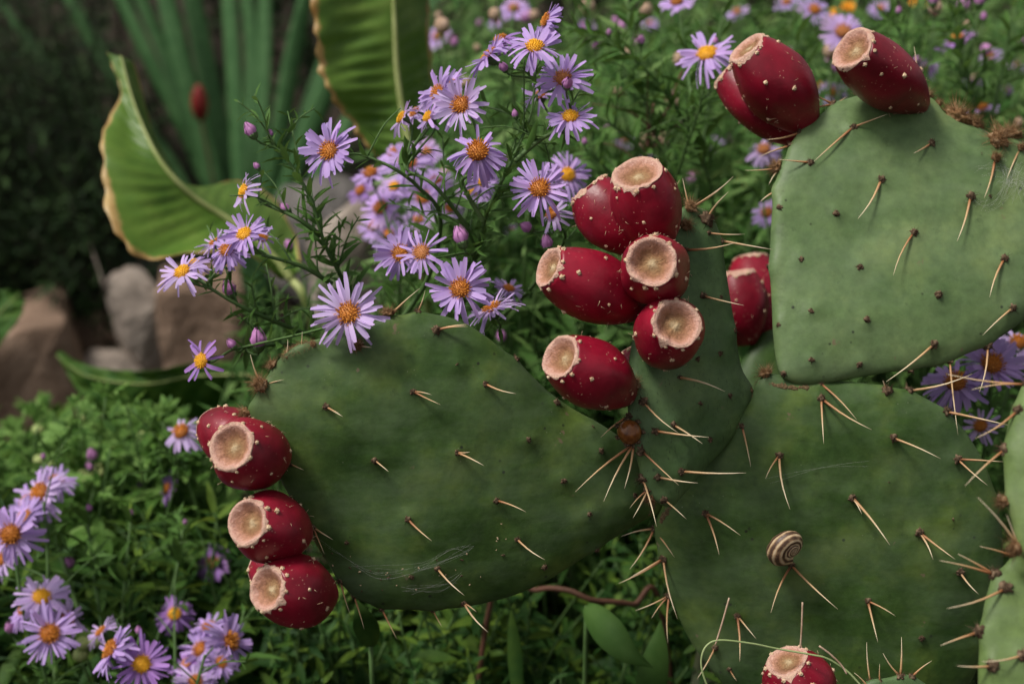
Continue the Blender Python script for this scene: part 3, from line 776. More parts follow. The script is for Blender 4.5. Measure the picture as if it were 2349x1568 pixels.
# -- fruits
def fruit(disc, dd, base, db, rmax, rdisc, bowl=0.35, rough=0.06, seed=0.0, ntub=10, spines=()):
    a = P(*base, db); b = P(*disc, dd)
    ax = b - a
    L = ax.length
    mw = Matrix.Translation(a) @ frame_to(ax, seed)
    NS, NR = 48, 30
    rdisc *= 0.95
    q = rdisc / rmax
    def prof(t):
        if t < 0.56:
            u = t / 0.56
            return 0.34 + 0.66 * math.sin(math.pi / 2 * u) ** 0.95
        u = (t - 0.56) / 0.44
        return 1 - (1 - q * 1.03) * u ** 2.0
    V = []
    for k in range(NR + 1):
        t = k / NR
        r = rmax * prof(t)
        for i in range(NS):
            an = 2 * math.pi * i / NS
            p = Vector((math.cos(an), math.sin(an), t * 1.6))
            f = 1 + 0.10 * noise.noise(p * 1.1 + Vector((seed, seed, 0))) + 0.015 * noise.noise(p * 4 + Vector((0, seed, 0)))
            V.append(Vector((r * f * math.cos(an), r * f * math.sin(an), t * L)))
    F = []
    for k in range(NR):
        for i in range(NS):
            j = (i + 1) % NS
            F.append((k * NS + i, k * NS + j, (k + 1) * NS + j, (k + 1) * NS + i))
    F.append(tuple(reversed(range(NS))))
    c0 = len(V); V.append(Vector((0, 0, L - rdisc * 2.2)))
    for i in range(NS):
        F.append((NR * NS + i, NR * NS + (i + 1) % NS, c0))
    o = link('fruit', mesh('fruit', V, F), cactus, 'fruit', mw)
    # scar: rim lapping ragged over the shoulder, then a bowl with a small knob
    SV, SF, rad = [], [], []
    rows = [1.035, 1.02, 0.97, 0.92, 0.86, 0.80, 0.74, 0.68, 0.62, 0.55, 0.47, 0.4, 0.3, 0.2, 0.12, 0.06]
    for k, s in enumerate(rows):
        for i in range(NS):
            an = 2 * math.pi * i / NS
            e = noise.noise(Vector((math.cos(an) * 2.6 + seed, math.sin(an) * 2.6, seed))) + 0.7 * noise.noise(Vector((math.cos(an) * 8 + seed, math.sin(an) * 8, seed)))
            vi = V[NR * NS + i]
            rr = math.hypot(vi.x, vi.y)
            if k == 0:
                lap = max(0.0, 0.07 + rough * 4.2 * e) * rdisc          # how far the ragged edge runs down the side
                tt = 1 - lap / L
                kk = tt * NR; k0 = min(int(kk), NR - 1); f = kk - k0
                p = V[k0 * NS + i].lerp(V[(k0 + 1) * NS + i], f)
                p = Vector((p.x * 1.012, p.y * 1.012, p.z + 0.0001))
            elif k == 1:
                p = Vector((vi.x * 1.012, vi.y * 1.012, L + 0.0004))
            else:
                x = s
                edge = min(1.0, max(0.0, (0.97 - x) / 0.56))
                z = L + rdisc * 0.05 * math.sin(math.pi * min(1, max(0, (1 - x) / 0.22))) - rdisc * bowl * 1.10 * (edge * edge * (3 - 2 * edge))
                if x < 0.25: z += rdisc * bowl * 0.30 * (1 - x / 0.25)
                z += rdisc * 0.075 * e * (1 if 0.6 < x else 0.3) * min(1.0, x * 2.2)
                z += 0.0007 * noise.noise(Vector((math.cos(an) * x * 5, math.sin(an) * x * 5, seed))) + 0.0004 * noise.noise(Vector((math.cos(an) * x * 14, math.sin(an) * x * 14, seed)))
                p = Vector((vi.x * x, vi.y * x, z))
            SV.append(p); rad.append(min(1.0, s) if k > 1 else 1.0)
    nr = len(rows)
    for k in range(nr - 1):
        for i in range(NS):
            j = (i + 1) % NS
            SF.append((k * NS + i, k * NS + j, (k + 1) * NS + j, (k + 1) * NS + i))
    SF.append(tuple((nr - 1) * NS + i for i in range(NS)))
    link('scar', mesh('scar', SV, SF, attrs={'rad': rad}), o, 'scar', mw)
    # tubercles: a ring at the shoulder and a loose spiral down the sides
    rd = random.Random(int(seed * 100) + 3)
    spots = [(rd.uniform(0.95, 0.985), 2 * math.pi * (i + rd.random() * 0.7) / 9) for i in range(9)]
    spots += [(1 - 0.10 - 0.72 * ((i + 0.5) / ntub) + rd.uniform(-.03, .03), i * 2.39996 + rd.uniform(-.3, .3)) for i in range(ntub)]
    for t, an in spots:
        k0 = min(int(t * NR), NR - 1); i = int(an / (2 * math.pi) * NS) % NS
        p = V[k0 * NS + i].lerp(V[(k0 + 1) * NS + i], t * NR - k0)
        nrm = Vector((p.x, p.y, 0)).normalized() + Vector((0, 0, (t - 0.5) * 0.8))
        s = rd.uniform(0.65, 1.25)
        link('tubercle', rd.choice(TUB), o, None, mw @ Matrix.Translation(p - nrm * 0.0001) @ frame_to(nrm, rd.random() * 6) @ Matrix.Diagonal((s, s, s * 1.1, 1)))
    HV, HF = [], []
    for q_ in range(46):
        t = rd.uniform(0.04, 0.9) ** 1.3; an = rd.uniform(0, 6.28)
        k0 = min(int(t * NR), NR - 1); i = int(an / (2 * math.pi) * NS) % NS
        p = V[k0 * NS + i]; out = Vector((p.x, p.y, 0)).normalized()
        dv = (Vector((-out.y, out.x, 0)) * rd.gauss(0, 1) + Vector((0, 0, 1)) * rd.gauss(0, 1) + out * 0.35).normalized()
        l = rd.uniform(0.001, 0.0032)
        tube_geo([p + out * 0.0001, p + out * 0.00035 + dv * l * 0.5, p + out * 0.0003 + dv * l], 0.00011, 3, HV, HF)
    h_ = link('glochids', mesh('glochids', HV, HF), o, 'tubercle', mw)
    h_['kind'] = 'stuff'
    return o
DP = 0.00023
fruit((1712, 110), 0.800, (1856, 292), 0.822, 0.0200, 0.0118, 0.12, 0.10, 1.1)
fruit((1668, 165), 0.838, (1840, 318), 0.830, 0.0180, 0.0110, 0.15, 0.06, 2.2)
fruit((1955, 112), 0.780, (2112, 243), 0.818, 0.0178, 0.0128, 0.22, 0.07, 3.3)
fruit((1462, 397), 0.738, (1512, 568), 0.772, 0.0186, 0.0136, 0.18, 0.09, 4.4)
fruit((1348, 432), 0.772, (1462, 575), 0.772, 0.0172, 0.0118, 0.15, 0.06, 5.5)
fruit((1258, 612), 0.738, (1478, 706), 0.768, 0.0190, 0.0110, 0.22, 0.08, 6.6)
fruit((1494, 600), 0.716, (1512, 652), 0.768, 0.0184, 0.0130, 0.40, 0.05, 7.7)
fruit((1552, 742), 0.718, (1506, 790), 0.766, 0.0182, 0.0126, 0.34, 0.08, 8.8)
fruit((1285, 817), 0.722, (1440, 906), 0.758, 0.0186, 0.0118, 0.36, 0.05, 9.9)
fruit((1436, 812), 0.800, (1500, 905), 0.790, 0.0120, 0.0080, 0.2, 0.05, 10.1, 8)
fruit((530, 1022), 0.712, (632, 1064), 0.754, 0.0190, 0.0122, 0.36, 0.03, 11.2)
fruit((488, 975), 0.790, (596, 1040), 0.764, 0.0172, 0.0110, 0.3, 0.04, 12.3)
fruit((566, 1196), 0.714, (694, 1224), 0.754, 0.0190, 0.0122, 0.36, 0.04, 13.4)
fruit((612, 1350), 0.716, (756, 1364), 0.754, 0.0188, 0.0116, 0.34, 0.06, 14.5)
fruit((600, 1300), 0.790, (712, 1330), 0.768, 0.0150, 0.0100, 0.3, 0.05, 15.6, 10)
fruit((1806, 1514), 0.748, (1866, 1640), 0.766, 0.0190, 0.0112, 0.10, 0.12, 16.7)
fruit((1686, 625), 0.945, (1712, 790), 0.950, 0.0190, 0.0125, 0.25, 0.05, 17.8)
fruit((1722, 595), 0.985, (1745, 780), 0.970, 0.0205, 0.0130, 0.25, 0.05, 18.9)

# amber bead of a dried bud at the joint
hitp = P(1443, 990, 0.752)
bm = bmesh.new(); bmesh.ops.create_icosphere(bm, subdivisions=4, radius=0.0066)
for v in bm.verts: v.co *= 1 + 0.06 * noise.noise(v.co * 160)
bead = bpy.data.meshes.new('dried_bud'); bm.to_mesh(bead); bm.free()
bead.polygons.foreach_set('use_smooth', [True] * len(bead.polygons)); bead.materials.append(M['resin'])
link('dried_bud', bead, padC, None, Matrix.Translation(hitp))
for k in range(7):
    an = k * 0.9
    link('areole', random.choice(AREOLE), padC, None, Matrix.Translation(hitp + RIGHT * 0.0068 * math.cos(an) + UP * 0.0068 * math.sin(an) - FWD * 0.0005) @ Matrix.Diagonal((1.1, 1.1, 1.1, 1)))

CORK = [rough_lump('cork', 0.0022, 6, i + 2.2, 'dry_cork', 0.6, 0.6, 0.1) for i in range(3)]
def joint(pad, tree, pts, n_):
    rd = random.Random(int(pts[0][0]))
    line = catmull([Vector((x, y, 0)) for x, y in pts], n_)
    for p in line:
        hit, hn, _, _ = tree.ray_cast(CAM, ray(p.x + rd.gauss(0, 1), p.y + rd.gauss(0, 1)).normalized())
        if hit is None: continue
        s_ = rd.uniform(0.3, 0.6)
        link('cork', rd.choice(CORK), pad, None, Matrix.Translation(hit) @ frame_to(hn, rd.random() * 6) @ Matrix.Diagonal((s_ * 1.3, s_, s_ * 0.6, 1)))
joint(padD, treeD, [(1760, 876), (1785, 884), (1820, 888), (1870, 887)], 22)
joint(padC, treeC, [(1722, 892), (1726, 920), (1712, 950), (1690, 978)], 10)
joint(padD, treeD, [(1516, 1195), (1525, 1175), (1540, 1160)], 7)
joint(padA, treeA, [(1495, 1140), (1500, 1160), (1490, 1178)], 6)

# bits of litter caught in cobweb on the left pad
rdl = random.Random(5)
for k in range(46):
    u = rdl.random()
    x = 735 + u * 430 + rdl.gauss(0, 14)
    y = 1240 + 90 * math.sin(u * 2.4 + 0.2) - 95 * max(0, u - 0.45) + rdl.gauss(0, 16)
    if k > 34: x, y = 780 + rdl.random() * 330, 1300 + rdl.random() * 85
    r = ray(x, y).normalized()
    hit, hn, _, _ = treeA.ray_cast(CAM, r)
    if hit is None: continue
    s = rdl.uniform(0.12, 0.36)
    link('debris', rdl.choice(TUB if rdl.random() < 0.6 else AREOLE), padA, None, Matrix.Translation(hit + hn * 0.0004) @ frame_to(hn, rdl.random() * 6) @ Matrix.Diagonal((s * rdl.uniform(1, 2.4), s, s * 0.7, 1)))

# ------------------------------------------------------------------ snail on the dark pad
def snail():
    x, y = 1769, 1228
    hit, hn, _, _ = treeD.ray_cast(CAM, ray(x, y).normalized())
    turns, NU, NV = 3.6, 150, 26
    V, rad, F = [], [], []
    g = math.log(2.35) / (2 * math.pi)
    rT = 0.0050
    th1 = turns * 2 * math.pi
    for i in range(NU + 1):
        th = th1 * i / NU
        s = math.exp(g * (th - th1))
        r = rT * s
        c = Vector((0.95 * r * math.cos(th), 0.95 * r * math.sin(th), -1.15 * r + 0.0))
        er = Vector((math.cos(th), math.sin(th), 0))
        for k in range(NV):
            v = 2 * math.pi * k / NV
            gr = 1 + 0.02 * math.sin(th * 34)
            V.append(c + er * r * gr * math.cos(v) * 1.0 + Vector((0, 0, 1)) * r * gr * math.sin(v) * 0.92)
            w = v % (2 * math.pi)
            band = 0.0
            for cen, wid in ((0.15, 0.22), (0.85, 0.20), (1.45, 0.12), (-0.55 + 2 * math.pi, 0.25), (-1.1 + 2 * math.pi, 0.16)):
                band = max(band, math.exp(-((w - cen) / wid) ** 2))
            rad.append(0.06 + 0.66 * band)
    for i in range(NU):
        for k in range(NV):
            j = (k + 1) % NV
            F.append((i * NV + k, i * NV + j, (i + 1) * NV + j, (i + 1) * NV + k))
    F.append(tuple(range(NV)))
    F.append(tuple(NU * NV + k for k in reversed(range(NV))))
    zmin = min(v.z for v in V); zmax = max(v.z for v in V)
    ctr = Vector(((max(v.x for v in V) + min(v.x for v in V)) / 2, (max(v.y for v in V) + min(v.y for v in V)) / 2, zmin))
    sc = 0.0116 / ((max(v.x for v in V) - min(v.x for v in V)) / 2)
    V = [(v - ctr) * sc for v in V]
    axis = (hn * 1.0 + RIGHT * 0.70 - UP * 0.50).normalized()          # the apex points down to one side
    mw = Matrix.Translation(hit + hn * 0.0035) @ frame_to(axis, 1.2)
    o = link('snail', mesh('snail', V, F, attrs={'rad': rad}), None, 'snail', mw)
    # rest it on the pad
    lo = min((mw @ v - hit).dot(hn) for v in V)
    o.location = o.location - hn * (lo + 0.0006)
    tag(o, 'small snail with brown and cream spiral stripes clinging to the dark cactus pad', 'snail')
snail()

# ------------------------------------------------------------------ aster flowers (unit radius 1, facing +Z)
def petal_geo(i, V=None, F=None, rot=0.0, r0=0.22, tilt=0.12, length=1.0, roll=0.0, width=0.105, droop=0.10, side=0.0):
    V = [] if V is None else V; F = [] if F is None else F
    base = len(V)
    rows = [(0.0, 0.45), (0.25, 0.85), (0.55, 1.0), (0.82, 0.92), (0.97, 0.60)]
    m = Matrix.Rotation(rot, 3, 'Z')
    for t, w in rows:
        x = r0 + (length - r0) * t
        z = math.tan(tilt) * (x - r0) - droop * t * t
        yo = side * t * t
        for s in (-1, 0, 1):
            h = 0.022 * abs(s) * (1 if t > 0 else 0.5)
            p = Vector((x + (0.018 if (s != 0 and t > 0.9) else 0), yo + s * w * width * math.cos(roll), z + h + s * w * width * math.sin(roll)))
            V.append(m @ p)
    for k in range(4):
        for s in range(2):
            a = base + k * 3 + s
            F.append((a, a + 1, a + 4, a + 3))
    return V, F
PETAL, PETALD, PETALP = [], [], []
for i in range(10):
    rd = random.Random(i + 50)
    V, F = petal_geo(i, tilt=0, r0=0.0, length=1.0, droop=rd.uniform(-0.06, 0.32) if i < 8 else 0.75, width=rd.uniform(0.052, 0.082) * 1.25, roll=rd.uniform(-0.5, 0.5), side=rd.uniform(-0.10, 0.10))
    me = mesh('petal', V, F); me.materials.append(M['petal']); PETAL.append(me)
    me2 = me.copy(); me2.name = 'petal_deep'; me2.materials.clear(); me2.materials.append(M['petal_deep']); PETALD.append(me2)
    me3 = me.copy(); me3.name = 'petal_pale'; me3.materials.clear(); me3.materials.append(M['petal_pale']); PETALP.append(me3)
def ray_ring(seed, mat):
    rd = random.Random(seed)
    V, F = [], []
    n = 26
    for i in range(n):
        petal_geo(i, V, F, 2 * math.pi * (i + rd.uniform(-.25, .25)) / n, tilt=rd.uniform(-0.05, 0.30), length=rd.uniform(0.88, 1.04), roll=rd.uniform(-.4, .4), width=rd.uniform(0.07, 0.095), droop=rd.uniform(0, .2))
    me = mesh('petals', V, F); me.materials.append(M[mat]); return me
RAYS = [ray_ring(i, 'petal') for i in range(3)]
RAYSD = [ray_ring(i + 9, 'petal_deep') for i in range(2)]
def disc_mesh(mat, seed, spiky):
    rd = random.Random(seed)
    V, F = [], []
    # dome
    rows, seg = 5, 16
    for k in range(rows):
        a = k / (rows - 1) * math.pi / 2
        for i in range(seg):
            an = 2 * math.pi * i / seg
            V.append(Vector((0.27 * math.cos(a) * math.cos(an), 0.27 * math.cos(a) * math.sin(an), 0.04 + 0.14 * math.sin(a))))
    for k in range(rows - 1):
        for i in range(seg):
            j = (i + 1) % seg
            F.append((k * seg + i, k * seg + j, (k + 1) * seg + j, (k + 1) * seg + i))
    n = 64
    for i in range(n):
        rr = math.sqrt((i + 0.5) / n); an = i * 2.39996
        r = 0.27 * rr
        p = Vector((r * math.cos(an), r * math.sin(an), 0.04 + 0.14 * math.sqrt(max(0, 1 - rr * rr * 0.96))))
        d = Vector((p.x * 1.5, p.y * 1.5, 0.34)).normalized()
        d = (d + Vector((rd.gauss(0, .12), rd.gauss(0, .12), 0))).normalized()
        l = (rd.uniform(0.07, 0.15) if spiky else rd.uniform(0.03, 0.07)); w = 0.019 if spiky else 0.026
        s = d.orthogonal().normalized(); t = d.cross(s)
        b = len(V)
        for h, ww in ((0, 0.7), (0.75, 1.0), (1.0, 0.5)):
            for q in range(4):
                V.append(p + d * l * h + (s * math.cos(q * math.pi / 2) + t * math.sin(q * math.pi / 2)) * w * ww)
        for k in range(2):
            for q in range(4):
                F.append((b + k * 4 + q, b + k * 4 + (q + 1) % 4, b + k * 4 + 4 + (q + 1) % 4, b + k * 4 + 4 + q))
        F.append((b + 8, b + 9, b + 10, b + 11))
    me = mesh('disc', V, F); me.materials.append(M[mat]); return me
DISC = {'o': [disc_mesh('disc_o', i, True) for i in range(3)], 'y': [disc_mesh('disc_y', i + 5, False) for i in range(2)], 'r': [disc_mesh('disc_r', i + 8, True) for i in range(2)]}
def calyx_mesh(seed):
    rd = random.Random(seed)
    V, F = [], []
    seg = 14
    prof = [(0.05, -0.34), (0.13, -0.30), (0.20, -0.20), (0.235, -0.08), (0.25, 0.03), (0.10, 0.05)]
    for r, z in prof:
        for i in range(seg):
            an = 2 * math.pi * i / seg
            V.append(Vector((r * math.cos(an), r * math.sin(an), z)))
    for k in range(len(prof) - 1):
        for i in range(seg):
            j = (i + 1) % seg
            F.append((k * seg + i, k * seg + j, (k + 1) * seg + j, (k + 1) * seg + i))
    F.append(tuple(reversed(range(seg))))
    F.append(tuple((len(prof) - 1) * seg + i for i in range(seg)))
    for ring in range(3):
        for i in range(11):
            an = 2 * math.pi * (i + ring * 0.5) / 11
            z0 = -0.26 + ring * 0.08; r0 = 0.15 + ring * 0.035
            d = Vector((math.cos(an), math.sin(an), 0)); s = Vector((-d.y, d.x, 0))
            b = len(V)
            out = rd.uniform(0.03, 0.10)
            V += [d * r0 + s * 0.03 + Vector((0, 0, z0)), d * r0 - s * 0.03 + Vector((0, 0, z0)), d * (r0 + out) - s * 0.022 + Vector((0, 0, z0 + .11)), d * (r0 + out) + s * 0.022 + Vector((0, 0, z0 + .11)), d * (r0 + out * 2.0) + Vector((0, 0, z0 + .2))]
            F += [(b, b + 1, b + 2, b + 3), (b + 3, b + 2, b + 4)]
    me = mesh('flower_head', V, F); me.materials.append(M['calyx']); return me
CALYX = [calyx_mesh(i) for i in range(3)]
def bud_mesh(seed, mat):
    rd = random.Random(seed)
    V, F = [], []
    n = 16
    for i in range(n):
        an = 2 * math.pi * i / n + rd.uniform(-.1, .1)
        d = Vector((math.cos(an), math.sin(an), 0)); s = Vector((-d.y, d.x, 0))
        b = len(V)
        lay = 0.9 + 0.15 * (i % 3)
        top = rd.uniform(0.75, 1.05)
        for z, r, w in ((0, 0.30, 0.10), (0.35, 0.40 * lay, 0.13), (0.72 * top, 0.30 * lay, 0.10), (1.0 * top, 0.12 * lay, 0.04)):
            V += [d * r - s * w + Vector((0, 0, z)), d * (r + 0.03) + Vector((0, 0, z)), d * r + s * w + Vector((0, 0, z))]
        for k in range(3):
            for q in range(2):
                a = b + k * 3 + q
                F.append((a, a + 1, a + 4, a + 3))
    me = mesh('bud_petals', V, F); me.materials.append(M[mat]); return me
BUDP = [bud_mesh(i, 'bud_pink') for i in range(3)]

TAKEN = []          # flower places (x, y, radius, depth): no leaf grows in front of them
def flower(plant, x, y, r, d, nrm, kind='o', deep=False, npet=None, tilt=None, full=None):
    Rw = r * K * d
    c = P(x, y, d)
    n = cam_dir(nrm)
    rd = random.Random(int(x * 7 + y * 13))
    mw = Matrix.Translation(c) @ frame_to(n, rd.random() * 6.28) @ Matrix.Scale(Rw, 4)
    o = link('flower_head', rd.choice(CALYX), plant, None, mw)
    link('disc', rd.choice(DISC[kind]), o, None, mw @ Matrix.Diagonal((1.12, 1.12, rd.uniform(0.9, 1.35), 1)))
    if full is None: full = d < 1.0
    t0 = tilt if tilt is not None else (rd.uniform(0.05, 0.38) if rd.random() > 0.16 else rd.uniform(-0.45, -0.15))
    if full:
        k = npet or rd.randint(35, 44)
        src = PETALD if deep else (PETALP if rd.random() < 0.35 else PETAL)
        wsc = rd.uniform(0.80, 1.15); wild = rd.uniform(0.10, 0.26)
        for i in range(k):
            if rd.random() < 0.05: continue
            an = 2 * math.pi * (i + rd.uniform(-.38, .38)) / k
            ti = t0 + rd.gauss(0, wild) + (0.08 if i % 2 else -0.05)
            l = rd.uniform(0.62, 0.86)
            loc = Matrix.Rotation(an, 4, 'Z') @ Matrix.Translation((0.20, 0, 0.035 + 0.02 * (i % 3))) @ Matrix.Rotation(-ti, 4, 'Y') @ Matrix.Rotation(rd.gauss(0, 0.35), 4, 'X') @ Matrix.Diagonal((l, wsc * rd.uniform(0.75, 1.15), l, 1))
            link('petal', rd.choice(src if rd.random() < 0.75 else src[8:]) if rd.random() < 0.9 else src[9], o, None, mw @ loc)
    else:
        link('petals', rd.choice(RAYSD if deep else RAYS), o, None, mw)
    TAKEN.append((x, y, r * 1.05, d))
    return c - n * Rw * 0.33, -n
def bud(plant, x, y, r, d, nrm, half=False):
    Rw = r * K * d
    c = P(x, y, d); n = cam_dir(nrm)
    rd = random.Random(int(x * 3 + y * 5))
    mw = Matrix.Translation(c) @ frame_to(n, rd.random() * 6) @ Matrix.Scale(Rw * 1.25, 4)
    o = link('bud', rd.choice(CALYX), plant, None, mw @ Matrix.Diagonal((1.45, 1.45, 1.3, 1)))
    link('bud_petals', rd.choice(BUDP), o, None, mw)
    TAKEN.append((x, y, r * 1.1, d))
    return c - n * Rw * 0.5, -n
def hermite(a, ta, b, tb, n):
    out = []
    for i in range(n):
        t = i / (n - 1)
        out.append(a * (2 * t ** 3 - 3 * t * t + 1) + ta * (t ** 3 - 2 * t * t + t) + b * (-2 * t ** 3 + 3 * t * t) + tb * (t ** 3 - t * t))
    return out
def grow_leaves(plant, pts, step, lmin, lmax, rd, start=0.1, end=0.96):
    # alternate narrow leaves along a stem; each leaf an object sharing a mesh
    L = sum((pts[i + 1] - pts[i]).length for i in range(len(pts) - 1))
    n = int(L * (end - start) / step)
    ang = rd.random() * 6
    for i in range(n):
        t = start + (end - start) * (i + rd.random() * 0.6) / max(1, n)
        k = min(int(t * (len(pts) - 1)), len(pts) - 2)
        p = pts[k].lerp(pts[k + 1], t * (len(pts) - 1) - k)
        ax = (pts[k + 1] - pts[k]).normalized()
        ang += 2.4
        s = ax.orthogonal().normalized()
        s = Matrix.Rotation(ang, 3, ax) @ s
        d = (s + ax * rd.uniform(0.5, 1.1) + Vector((0, 0, 0.15))).normalized()
        l = rd.uniform(lmin, lmax) * (1.0 - 0.45 * t)
        tip = p + d * l
        x, y, dd = pix(tip)
        if any(math.hypot(x - q[0], y - q[1]) < q[2] * 0.8 and dd < q[3] + 0.004 for q in TAKEN): continue
        x, y, dd2 = pix(p + d * l * 0.5)
        if any(math.hypot(x - q[0], y - q[1]) < q[2] * 0.8 and dd2 < q[3] + 0.004 for q in TAKEN): continue
        z = ax - d * ax.dot(d)
        z = z.normalized() if z.length > 1e-4 else Vector((0, 0, 1))
        yv = z.cross(d)
        m = Matrix((d, yv, z)).transposed().to_4x4()
        link('leaf', rd.choice(LEAF), plant, None, Matrix.Translation(p) @ m @ Matrix.Diagonal((l, l * rd.uniform(0.8, 1.25), l, 1)))
def polypx(pts): return [P(*p) for p in pts]
def aster(name, label, base, stems, flowers, buds, red=False, seed=1, step=0.0055, leaf=(0.010, 0.024), group=None):
    """stems: pixel polylines (x, y, depth) from tip downwards, last one runs on into the soil at base"""
    rd = random.Random(seed)
    plant = thing(name, base, label, 'flower', group)
    ends = []
    for f in flowers: ends.append(flower(plant, *f[:5], **(f[5] if len(f) > 5 else {})))
    for b in buds: ends.append(bud(plant, *b))
    samples = []
    for s in stems:
        pts = polypx(s)
        if len(s[-1]) == 3 and s is stems[0] or True:
            end = pts[-1]
            if s is stems[0]:
                b = Vector(base) - Vector((0, 0, 0.03))
                pts += [end.lerp(b, 0.35) + Vector((0.01, 0.01, 0.0)), end.lerp(b, 0.7), b]
        c = catmull(pts, max(14, 8 * len(pts)))
        mat = 'red_stem' if red else 'stem'
        tube('stem', c, lambda t: 0.0008 + 0.0009 * t, mat, plant)
        vis = [p for p in c if p.z > 0.12]
        if len(vis) > 3: grow_leaves(plant, list(reversed(vis)), step, leaf[0] * 1.2, leaf[1] * 1.25, rd, 0.0, 0.98)
        for q_ in range(int(len(vis) * 0.10)):
            i_ = rd.randint(2, max(3, int(len(vis) * 0.8)))
            a_ = vis[min(i_, len(vis) - 1)]
            dv = Vector((rd.gauss(0, 1), rd.gauss(0, 0.5), abs(rd.gauss(0.7, .4)))).normalized() * rd.uniform(0.025, 0.055)
            tw = catmull([a_, a_ + dv * 0.5 + Vector((0, 0, 0.004)), a_ + dv], 8)
            tube('branch', tw, lambda t: 0.0006 - 0.00025 * t, mat, plant, 5)
            grow_leaves(plant, tw, step * 0.7, leaf[0] * 0.7, leaf[1] * 0.7, rd, 0.15, 1.0)
        samples += [(p, (c[max(0, i - 1)] - c[min(len(c) - 1, i + 1)]).normalized()) for i, p in enumerate(c)]
    for p, back in ends:
        best, bt = None, None
        for q, t in samples:
            dz = p.z - q.z; ds = (p - q).length
            if ds < 0.004: pen = 0
            cost = ds + max(0, 0.35 * ds - dz) * 1.6 + (0.02 if ds < 0.015 else 0)
            if best is None or cost < best: best, bt = cost, (q, t)
        q, t = bt
        ds = (p - q).length
        c = hermite(q, t * ds * 0.9, p, (-back) * ds * 0.8, 12)
        tube('branch', c, lambda t: 0.00075 - 0.00015 * t, 'red_stem' if red else 'stem', plant, 5)
        grow_leaves(plant, c, step * 0.85, leaf[0] * 0.75, leaf[1] * 0.75, rd, 0.12, 0.97)
    return plant
O, Y, RR = dict(kind='o'), dict(kind='y'), dict(kind='r')
def k(**kw): return kw

aster('aster_plant', 'lilac aster crowded with open daisies between the upright broad leaf and fruit cluster', (0.02, 1.02, 0.0),
      [[(1228, 165, .80), (1216, 265, .80), (1168, 380, .80), (1120, 480, .81), (1092, 580, .83), (1062, 700, .86), (1040, 800, .90)],
       [(1090, 400, .79), (1060, 420, .80), (1110, 510, .81)],
       [(940, 395, .80), (1000, 430, .80), (1075, 530, .82), (1088, 600, .835)],
       [(1300, 290, .80), (1240, 320, .80), (1180, 370, .80)],
       [(1285, 520, .82), (1290, 560, .84), (1200, 680, .88), (1080, 780, .90)]],
      [(1096, 350, 78, .760, (-0.05, 0.35, 1), k(kind='o')), (1238, 435, 72, .770, (-0.05, 0.25, 1), k(kind='o')), (1056, 664, 72, .765, (-0.05, 0.28, 1), k(kind='o')),
       (1060, 243, 68, .775, (-0.45, 0.15, 1), k(kind='o', tilt=0.55)), (1226, 112, 66, .775, (-0.05, 0.95, 1), k(kind='y')), (1292, 185, 64, .79, (-0.25, 0.5, 1), k(kind='r', tilt=0.45)),
       (1308, 272, 60, .785, (-0.1, 0.9, 0.9), k(kind='y')), (968, 580, 60, .775, (-0.35, 0.3, 1), k(kind='r', npet=22)), (918, 582, 62, .80, (0.05, 0.15, 1), k(kind='o')),
       (1130, 712, 66, .79, (-0.45, 0.9, 0.25), k(kind='o')), (1125, 132, 64, .80, (-0.75, 0.75, 0.15), k(kind='o', tilt=0.35)), (1255, 48, 50, .80, (-0.9, 0.35, 0.35), k(kind='o')),
       (985, 270, 46, .80, (-0.8, 0.45, 0.5), k(kind='y', npet=20)), (925, 272, 48, .80, (-0.85, 0.5, 0.3), k(kind='y', npet=20)), (1008, 215, 58, .805, (-0.55, 0.35, 0.8), k(kind='o', tilt=0.5)),
       (1270, 492, 48, .80, (-0.7, 0.45, 0.6), k(kind='o', npet=18)), (1240, 222, 48, .825, (-0.3, 0.7, 0.5), k(kind='o')), (1035, 196, 46, .82, (-0.5, 0.7, 0.3), k(kind='r')), (955, 262, 40, .83, (-0.7, 0.6, 0.3), k(kind='o')), (1150, 95, 46, .83, (-0.4, 0.8, 0.3), k(kind='o', deep=True)), (1105, 420, 40, .86, (0.1, 0.5, 0.8), k(kind='y')), (1165, 665, 40, .86, (0.3, 0.7, 0.5), k(kind='o')), (1300, 403, 56, .90, (0.25, 0.3, 1), k(kind='y'))],
      [(1060, 555, 32, .79, (-0.3, 0.9, 0.1)), (1256, 568, 25, .80, (-0.2, 0.95, 0.1)), (1158, 160, 18, .79, (-0.4, 0.6, 0.7)), (1182, 268, 14, .80, (-0.2, 0.9, 0.2)), (1215, 525, 22, .81, (-0.6, 0.3, 0.3)), (1300, 198, 22, .775, (0.1, 0.6, 0.8))],
      seed=3)
